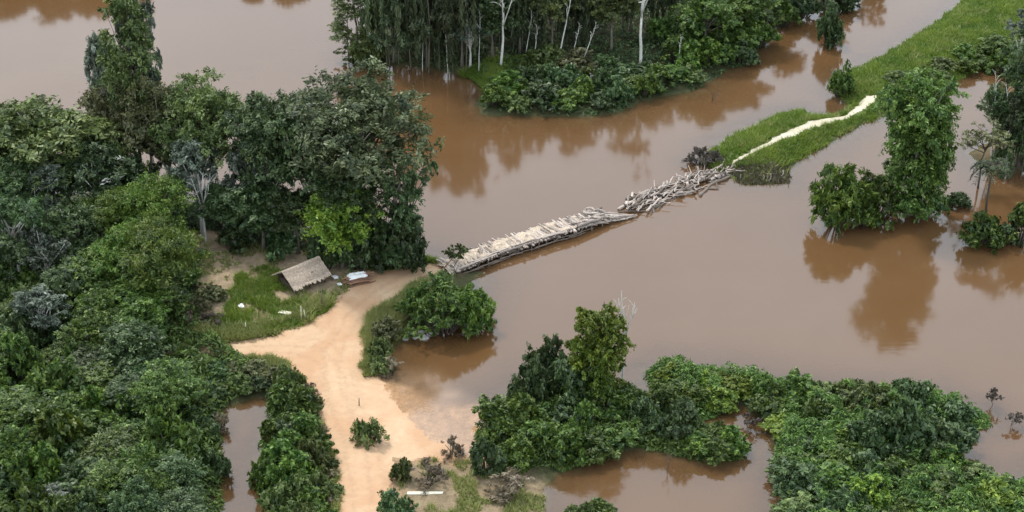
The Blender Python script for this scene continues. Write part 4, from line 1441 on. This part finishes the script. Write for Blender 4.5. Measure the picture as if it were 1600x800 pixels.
T('shrub', 1222, 40, 2, 50, 'shrub', 'green shrub at the waterline between island tip and cone-shaped bush', 'shrub')
T('white_pole', 404, 372, 232, 5, 'dead_tree', 'thin straight pale trunk in the dark trees behind the hut', 'dead tree', rot=0)
T('white_pole', 440, 378, 300, 5, 'dead_tree', 'short pale trunk right of the thin straight one behind the hut', 'dead tree', rot=0)
T('tree_bare', 505, 392, 270, 50, 'tree', 'pale bare branching tree under the largest pale olive tree', 'tree')
T('tree_bare', 322, 380, 260, 50, 'tree', 'pale bare forked tree at the back left of the clearing', 'tree')
T('shrub', 935, 812, 786, 66, 'shrub', 'green shrub rising from the bottom edge in the foreground bay', 'shrub')
T('shrub_olive', 900, 812, 790, 40, 'shrub', 'olive tuft at the bottom edge left of the green bay shrub', 'shrub')
# trees beyond the top of the picture, seen as reflections
for i, (u, w) in enumerate(((-60, 90), (10, 90), (70, 80), (130, 86), (195, 70))):
    T('tree_dark', u, -66, -158, w, 'tree', 'tree on the far shore mirrored in the top left water, ' + ORD[i], 'tree', 'far shore trees mirrored in the top left water')
T('tree_dark', 395, -66, -132, 60, 'tree', 'far shore tree mirrored at the top edge left of the island, left one', 'tree', 'far shore trees mirrored left of the island')
T('tree_dark', 450, -66, -136, 60, 'tree', 'far shore tree mirrored at the top edge left of the island, right one', 'tree', 'far shore trees mirrored left of the island')
T('tree_vine_dark', 1371, -40, -112, 44, 'tree', 'tree mirrored as a brown square patch at the top edge', 'tree')
# water
T('water_twigs', 1550, 636, 608, 34, 'brush', 'dark twiggy brush sticking out of the water, upper one at the right', 'brush')
T('water_twigs', 1580, 668, 646, 34, 'brush', 'dark twiggy brush in the water at the right edge', 'brush')
T('water_twigs', 1170, 668, 648, 36, 'brush', 'dark twigs in the channel between the two green thickets', 'brush')
T('snag', 1042, 742, 706, 24, 'snag', 'bare reddish branch sticking out of the foreground bay', 'snag')
T('snag', 1112, 160, 138, 24, 'snag', 'added bare branch standing in for a reflected small tree right of the far island', 'snag')  # branch added in place of a small tree's mirror image on the water


# ------------------------------------------------------------------ thickets: shrubs one by one over a region
def inside_px(poly, u, v):
    c = False
    for i in range(len(poly)):
        x1, y1 = poly[i]; x2, y2 = poly[(i + 1) % len(poly)]
        if (y1 > v) != (y2 > v) and u < x1 + (v - y1) * (x2 - x1) / (y2 - y1): c = not c
    return c


LOOK = {'shrub': 'mid-green shrub', 'shrub_teal': 'bluish green shrub', 'shrub_dark': 'dark green shrub', 'shrub_lime': 'yellow-green shrub',
        'shrub_feather': 'fine-leaved shrub', 'shrub_olive': 'olive shrub', 'shrub_brown': 'brownish shrub', 'dry_bush': 'dry brown bush',
        'tree_teal': 'bluish green low tree', 'tree_green': 'mid-green low tree', 'tree_dark': 'dark green low tree', 'tree_feather': 'fine-leaved low tree',
        'low_clump': 'low olive clump'}


def thicket(poly, gap, kinds, w, h, zones, group, seed, avoid=()):
    """zones: (test, phrase) pairs that say where in the thicket a plant stands"""
    r = random.Random(seed)
    us, vs_ = [q[0] for q in poly], [q[1] for q in poly]
    pts = []
    for _ in range(4000):
        u, v = r.uniform(min(us), max(us)), r.uniform(min(vs_), max(vs_))
        if not inside_px(poly, u, v) or any(inside_px(a, u, v) for a in avoid): continue
        if any((u - a) ** 2 + ((v - b) * 1.6) ** 2 < gap ** 2 for a, b in pts): continue
        pts.append((u, v))
    same = {}
    for u, v in sorted(pts, key=lambda q: q[1]):
        k = r.choice(kinds)
        z = next(ph for test, ph in zones if test(u, v))
        nm = 'tree' if k.startswith('tree') else 'shrub'
        lb = LOOK[k] + ' ' + z
        same.setdefault(lb, []).append((u, T(k, u, v, v - r.uniform(*h), r.uniform(*w), nm, lb, nm, group)))
    for lb, os_ in same.items():                     # alike neighbours are told apart by their order
        if len(os_) > 1:
            for i, (u, o) in enumerate(sorted(os_, key=lambda q: q[0])): o['label'] = lb + ', ' + ORD[i]


yes = lambda u, v: True
thicket([(-20, 470), (60, 470), (190, 490), (235, 520), (240, 590), (270, 640), (278, 700), (282, 800), (282, 850), (-20, 850)], 46,
        ['tree_teal', 'tree_green', 'tree_green', 'shrub_teal', 'shrub', 'tree_dark', 'shrub', 'tree_green', 'shrub_feather'], (70, 112), (44, 90),
        [(lambda u, v: v > 790, 'at the bottom edge of the left wood'), (lambda u, v: u > 255 and v > 610, 'overhanging the left bank of the narrow pond'),
         (lambda u, v: u > 230, 'where the left wood meets the side road'), (lambda u, v: u < 60, 'at the left edge in the lower wood'),
         (lambda u, v: v < 560, 'in the upper part of the lower left wood'), (lambda u, v: v < 680, 'in the middle of the lower left wood'), (yes, 'in the lowest rows of the left wood')],
        'trees and shrubs of the wood left of the narrow pond', 51)
thicket([(250, 585), (330, 588), (345, 600), (322, 640), (318, 700), (312, 850), (285, 850), (285, 700), (275, 640)], 34, ['shrub_teal', 'shrub', 'shrub_dark', 'shrub_feather'], (48, 66), (20, 36),
        [(lambda u, v: v < 640, 'low beside the side road above the pond'), (lambda u, v: v < 730, 'low on the upper left bank of the pond'), (yes, 'low on the lower left bank of the pond')], 'low shrubs on the left bank of the pond', 63)
thicket([(345, 580), (400, 578), (436, 590), (428, 612), (400, 612), (360, 622), (330, 632)], 28, ['shrub_brown', 'shrub_dark', 'dry_bush', 'shrub_olive'], (30, 46), (10, 20),
        [(lambda u, v: u > 395, 'at the right of the pond head below the road'), (yes, 'at the left of the pond head below the side road')], 'scrub at the head of the pond', 52)
thicket([(446, 600), (462, 612), (486, 670), (500, 730), (506, 800), (506, 860), (442, 860), (432, 790), (424, 740), (432, 690), (438, 640)], 32, ['shrub', 'shrub', 'shrub_teal', 'shrub_feather', 'shrub_olive'], (48, 72), (26, 50),
        [(lambda u, v: v > 790, 'at the bottom edge between pond and road'), (lambda u, v: v < 670, 'at the narrow top of the shrub strip'),
         (lambda u, v: u < 458, 'on the pond side of the shrub strip'), (yes, 'on the road side of the shrub strip')], 'shrubs between the pond and the road', 53)
thicket([(482, 610), (500, 650), (520, 720), (526, 800), (510, 800), (500, 720), (480, 660)], 24, ['dry_bush', 'shrub_olive', 'dry_bush'], (24, 36), (10, 20),
        [(lambda u, v: v < 700, 'on the upper road verge beside the shrub strip'), (yes, 'on the lower road verge beside the shrub strip')], 'dry bushes along the road verge', 54)
thicket([(300, 440), (332, 462), (345, 490), (330, 520), (240, 525), (240, 500), (300, 490)], 30, ['shrub_brown', 'dry_bush', 'shrub_feather', 'shrub'], (34, 50), (12, 26),
        [(lambda u, v: v < 485, 'between the feathery domes and the clearing'), (yes, 'at the lower left of the clearing')], 'scrub left of the grassy clearing', 55)
thicket([(775, 655), (830, 626), (900, 618), (990, 630), (1050, 652), (1076, 685), (1000, 690), (940, 700), (870, 722), (800, 732), (776, 712)], 36, ['shrub', 'shrub', 'shrub_teal', 'shrub_feather', 'shrub'], (56, 90), (28, 58),
        [(lambda u, v: u > 985, 'on the right slope of the green mound'), (lambda u, v: u < 830, 'on the left end of the green mound'), (lambda u, v: v > 690, 'at the front foot of the green mound by the bay'),
         (lambda u, v: v < 655, 'on the crest of the green mound'), (yes, 'in the middle of the green mound')], 'shrubs of the green mound', 56)
thicket([(1090, 688), (1145, 697), (1145, 714), (1095, 714)], 26, ['shrub', 'shrub_feather'], (46, 60), (22, 34), [(yes, 'at the low right tip of the green mound')], 'shrubs at the tip of the green mound', 57)
thicket([(1025, 596), (1060, 592), (1130, 602), (1200, 614), (1230, 640), (1190, 640), (1140, 618), (1115, 640), (1060, 630)], 32, ['shrub_lime', 'shrub', 'shrub_lime', 'shrub_feather'], (48, 72), (18, 34),
        [(lambda u, v: u < 1085, 'on the left tip of the thicket'), (lambda u, v: u < 1150, 'on the narrow thicket arm above the channel'), (yes, 'where the narrow arm meets the thicket')],
        'bright shrubs on the left arm of the thicket', 58)
thicket([(1215, 630), (1300, 636), (1400, 638), (1490, 652), (1510, 664), (1465, 680), (1495, 720), (1560, 785), (1620, 780), (1620, 860), (1260, 860), (1245, 780), (1230, 720)], 44,
        ['shrub', 'shrub_lime', 'shrub_feather', 'shrub_teal', 'shrub', 'shrub_olive', 'shrub_dark'], (56, 104), (14, 46),
        [(lambda u, v: v > 795, 'along the bottom edge in the wide thicket'), (lambda u, v: v < 665 and u < 1340, 'along the upper left rim of the wide thicket'), (lambda u, v: v < 672, 'along the upper right rim of the wide thicket'),
         (lambda u, v: u < 1290, 'on the left flank of the wide thicket'), (lambda u, v: u > 1480, 'on the right flank of the wide thicket'),
         (lambda u, v: v < 735, 'round the dark small tree in the wide thicket'), (yes, 'in the lower middle of the wide thicket')], 'shrubs of the wide bottom right thicket', 59)
thicket([(770, 166), (800, 140), (900, 122), (1000, 114), (1080, 118), (1075, 134), (1000, 150), (950, 170), (850, 175)], 27, ['shrub_teal', 'shrub', 'shrub_olive', 'shrub_teal', 'shrub_feather'], (42, 70), (16, 36),
        [(lambda u, v: u < 840, 'at the left front of the far island'), (lambda u, v: v > 150, 'at the front waterline of the far island'), (lambda u, v: u < 960, 'in the front middle of the island'), (yes, 'round the thick white island trunk')],
        'shrubs at the front of the far island', 60)
thicket([(1030, 60), (1180, 40), (1190, 70), (1160, 98), (1120, 108), (1050, 110)], 27, ['shrub', 'shrub_dark', 'shrub_feather', 'shrub_teal'], (44, 64), (28, 50),
        [(lambda u, v: v > 88, 'at the waterline on the right of the far island'), (lambda u, v: u < 1110, 'right of the thick white trunk on the far island'), (yes, 'at the right tip of the far island')], 'shrubs on the right half of the far island', 61)
thicket([(1400, 128), (1480, 100), (1560, 70), (1600, 60), (1600, 78), (1540, 98), (1490, 124), (1440, 150)], 26, ['shrub_feather', 'shrub', 'shrub_olive'], (36, 52), (12, 20),
        [(lambda u, v: u < 1490, 'on the embankment edge behind the tall draped tree'), (yes, 'on the embankment edge, top right corner')], 'low shrubs along the upper embankment', 62)


# ------------------------------------------------------------------ ground cover and grass (uncountable)
def sample(polys_px, n, seed, avoid=(), dmin=0.0, bare_=-1.0):
    rs = np.random.RandomState(seed)
    out = []
    pg = PG(polys_px)
    lo, hi = pg.min(0), pg.max(0)
    X = rs.uniform(lo[0], hi[0], n * 4)
    Y = rs.uniform(lo[1], hi[1], n * 4)
    d = sdf(pg, X, Y) + (fbm(X * .6, Y * .6, seed) - .5) * 1.8
    ok = d > dmin
    for a in avoid: ok &= sdf(PG(a), X, Y) + (fbm(X * .9, Y * .9, seed + 3) - .5) * 1.2 < 0
    X, Y, d = X[ok][:n], Y[ok][:n], d[ok][:n]
    Z = ghv(X, Y)
    ok = (Z > -0.12) & (fbm(X * .45 + 7, Y * .45, seed + 11, 3) > bare_)
    return rs, X[ok], Y[ok], Z[ok], d[ok]


def cover(name, poly, n, hmax, size, fol, label, seed, avoid=(), narrow=.3):
    """sprigs of upright leaves at uneven heights"""
    B = 9
    rs, X, Y, Z, d = sample(poly, n // B, seed, avoid)
    k = len(X)
    h = hmax * sstep(0, 1.6, d) * (0.05 + 1.35 * fbm(X * .6, Y * .6, seed + 1, 4) ** 1.7) * rs.uniform(.45, 1.2, k)
    base = np.stack([X, Y, np.maximum(Z, 0) + h + .02], 1)
    st = .28 + .35 * fbm(X * .35, Y * .35, seed + 9) + rs.normal(size=k) * .16
    base, st = np.repeat(base, B, 0), np.repeat(st, B)
    m = k * B
    dr = unit(rs.normal(size=(m, 3)) * [1, 1, .45] + [0, 0, .55])
    L = size * rs.uniform(.7, 1.6, m)
    C = base + dr * L[:, None] * .55 + rs.normal(size=(m, 3)) * .06
    nr = unit(np.cross(dr, np.cross([0, 0, 1.0], dr) + 1e-3) * -1 + rs.normal(size=(m, 3)) * .35)
    nr[:, 2] = np.abs(nr[:, 2])
    t = np.clip(st + rs.normal(size=m) * .2 - .08, 0, 1)
    o = link(name, leaf_mesh(name, C, unit(nr), dr, L, L * narrow, t, FOL[fol]))
    tag(o, label, name.replace('_', ' '), kind='stuff')


def grass(name, poly, n, hgt, fol, label, seed, avoid=(), lean=.6, width=.06, bare_=-1.0):
    rs, X, Y, Z, d = sample(poly, n, seed, avoid, 0.0, bare_)
    k = len(X)
    B = 4
    base = np.repeat(np.stack([X, Y, np.maximum(Z, -.05)], 1), B, 0) + rs.normal(size=(k * B, 3)) * [.09, .09, 0]
    patch = np.repeat(fbm(X * .4, Y * .4, seed + 2), B)
    hh = hgt * rs.uniform(.5, 1.3, k * B) * (.55 + .9 * patch)
    dr = rs.normal(size=(k * B, 2)) * lean
    tip = base + np.stack([dr[:, 0] * hh, dr[:, 1] * hh, hh], 1)
    a = rs.uniform(0, 6.283, k * B)
    sd_ = np.stack([np.cos(a), np.sin(a), np.zeros(k * B)], 1) * (width * rs.uniform(.7, 1.4, k * B))[:, None]
    V = np.stack([base - sd_, base + sd_, tip], 1).reshape(-1, 3)
    t = np.clip(.1 + .6 * patch + rs.normal(size=k * B) * .16, 0, 1)
    o = link(name, mesh(name, V, np.arange(k * B * 3).reshape(-1, 3), FOL[fol], np.repeat(t, 3)))
    tag(o, label, 'grass', kind='stuff')


cover('thicket_undergrowth', LAND['mat'], 180000, 2.6, .36, 'green', 'leafy undergrowth filling the wide thicket at the bottom right', 71)
cover('mound_undergrowth', [(745, 690), (760, 650), (800, 622), (850, 600), (900, 590), (980, 608), (1045, 635), (1085, 662), (1150, 686), (1165, 700), (1150, 720), (1095, 720), (1040, 704), (985, 702), (930, 714), (880, 733), (790, 742)], 75000, 2.2, .36, 'green', 'leafy undergrowth of the green mound', 72)
cover('wood_undergrowth', [(-60, 470), (60, 440), (300, 480), (340, 540), (400, 575), (350, 640), (345, 850), (-60, 850)], 70000, 2.6, .5, 'green', 'undergrowth beneath the trees of the left wood', 73)
cover('upper_wood_undergrowth', [(-60, 345), (60, 325), (170, 318), (330, 335), (450, 362), (640, 402), (520, 398), (420, 392), (330, 362), (296, 375), (315, 440), (300, 480), (60, 470), (-60, 490)], 60000, 2.2, .45, 'dark', 'undergrowth beneath the trees along the river', 85)
cover('strip_undergrowth', [(430, 588), (470, 615), (500, 670), (522, 760), (520, 860), (410, 860), (396, 770), (400, 700), (418, 635)], 14000, .9, .32, 'green', 'undergrowth on the strip between pond and road', 74)
cover('island_undergrowth', [(590, 98), (705, 110), (742, 122), (765, 142), (745, 165), (760, 176), (915, 181), (962, 176), (1000, 156), (1085, 140), (1160, 102), (1180, 84), (1220, 40), (1220, -20), (590, -20)], 60000, 1.3, .4, 'teal', 'undergrowth over the far island', 75)
grass('island_grass', [(715, 118), (770, 102), (860, 98), (900, 112), (850, 136), (770, 150)], 14000, .9, 'lawn', 'bright green grass at the front of the far island', 76)
grass('embankment_grass', LAND['embankment'], 60000, .55, 'lawn', 'green grass covering the embankment', 77, avoid=(PATH_UP, [(1120, 272), (1180, 268), (1245, 264), (1245, 300), (1120, 300)]))
grass('landing_brush', [(1128, 266), (1232, 256), (1232, 286), (1165, 288)], 2000, .3, 'deadgrass', 'dark dead brush on the end of the embankment', 84)
grass('embankment_dry_grass', LAND['embankment'], 14000, .6, 'weeds', 'yellowed and flattened grass on the embankment', 86, avoid=(PATH_UP,), bare_=.5)
grass('clearing_grass', GREEN, 6500, .5, 'lawn', 'green grass in the clearing below the hut', 78, avoid=(ROAD,), bare_=.44)
grass('verge_weeds', [(330, 520), (430, 515), (480, 490), (520, 470), (520, 492), (486, 514), (430, 534), (330, 548), (250, 545), (250, 520)], 3200, .7, 'weeds', 'straggly weeds along the road verge', 79, avoid=(ROAD,), bare_=.4, width=.09)
grass('clearing_weeds', CLEARING, 5000, .45, 'weeds', 'dry weeds scattered over the clearing', 80, avoid=(ROAD,), bare_=.5)
grass('mud_spit_weeds', DRY, 5000, .4, 'weeds', 'dry weeds on the mud spit in the foreground', 81, bare_=.52)
grass('roadside_weeds', [(392, 562), (440, 566), (470, 600), (500, 660), (524, 740), (528, 820), (505, 820), (495, 720), (470, 640), (430, 600), (380, 580)], 7000, .5, 'weeds', 'dry weeds between the shrub strip and the road', 82)
grass('road_edge_grass', [(568, 510), (586, 492), (612, 482), (640, 455), (690, 435), (700, 450), (640, 500), (615, 535), (608, 575), (590, 592), (572, 590)], 9000, .6, 'weeds', 'light green grass on the verge between road and flood', 87)
grass('bridge_head_grass', [(560, 420), (600, 410), (660, 405), (690, 412), (640, 424), (580, 428)], 4000, .5, 'lawn', 'grass under the trees at the bridge head', 83)
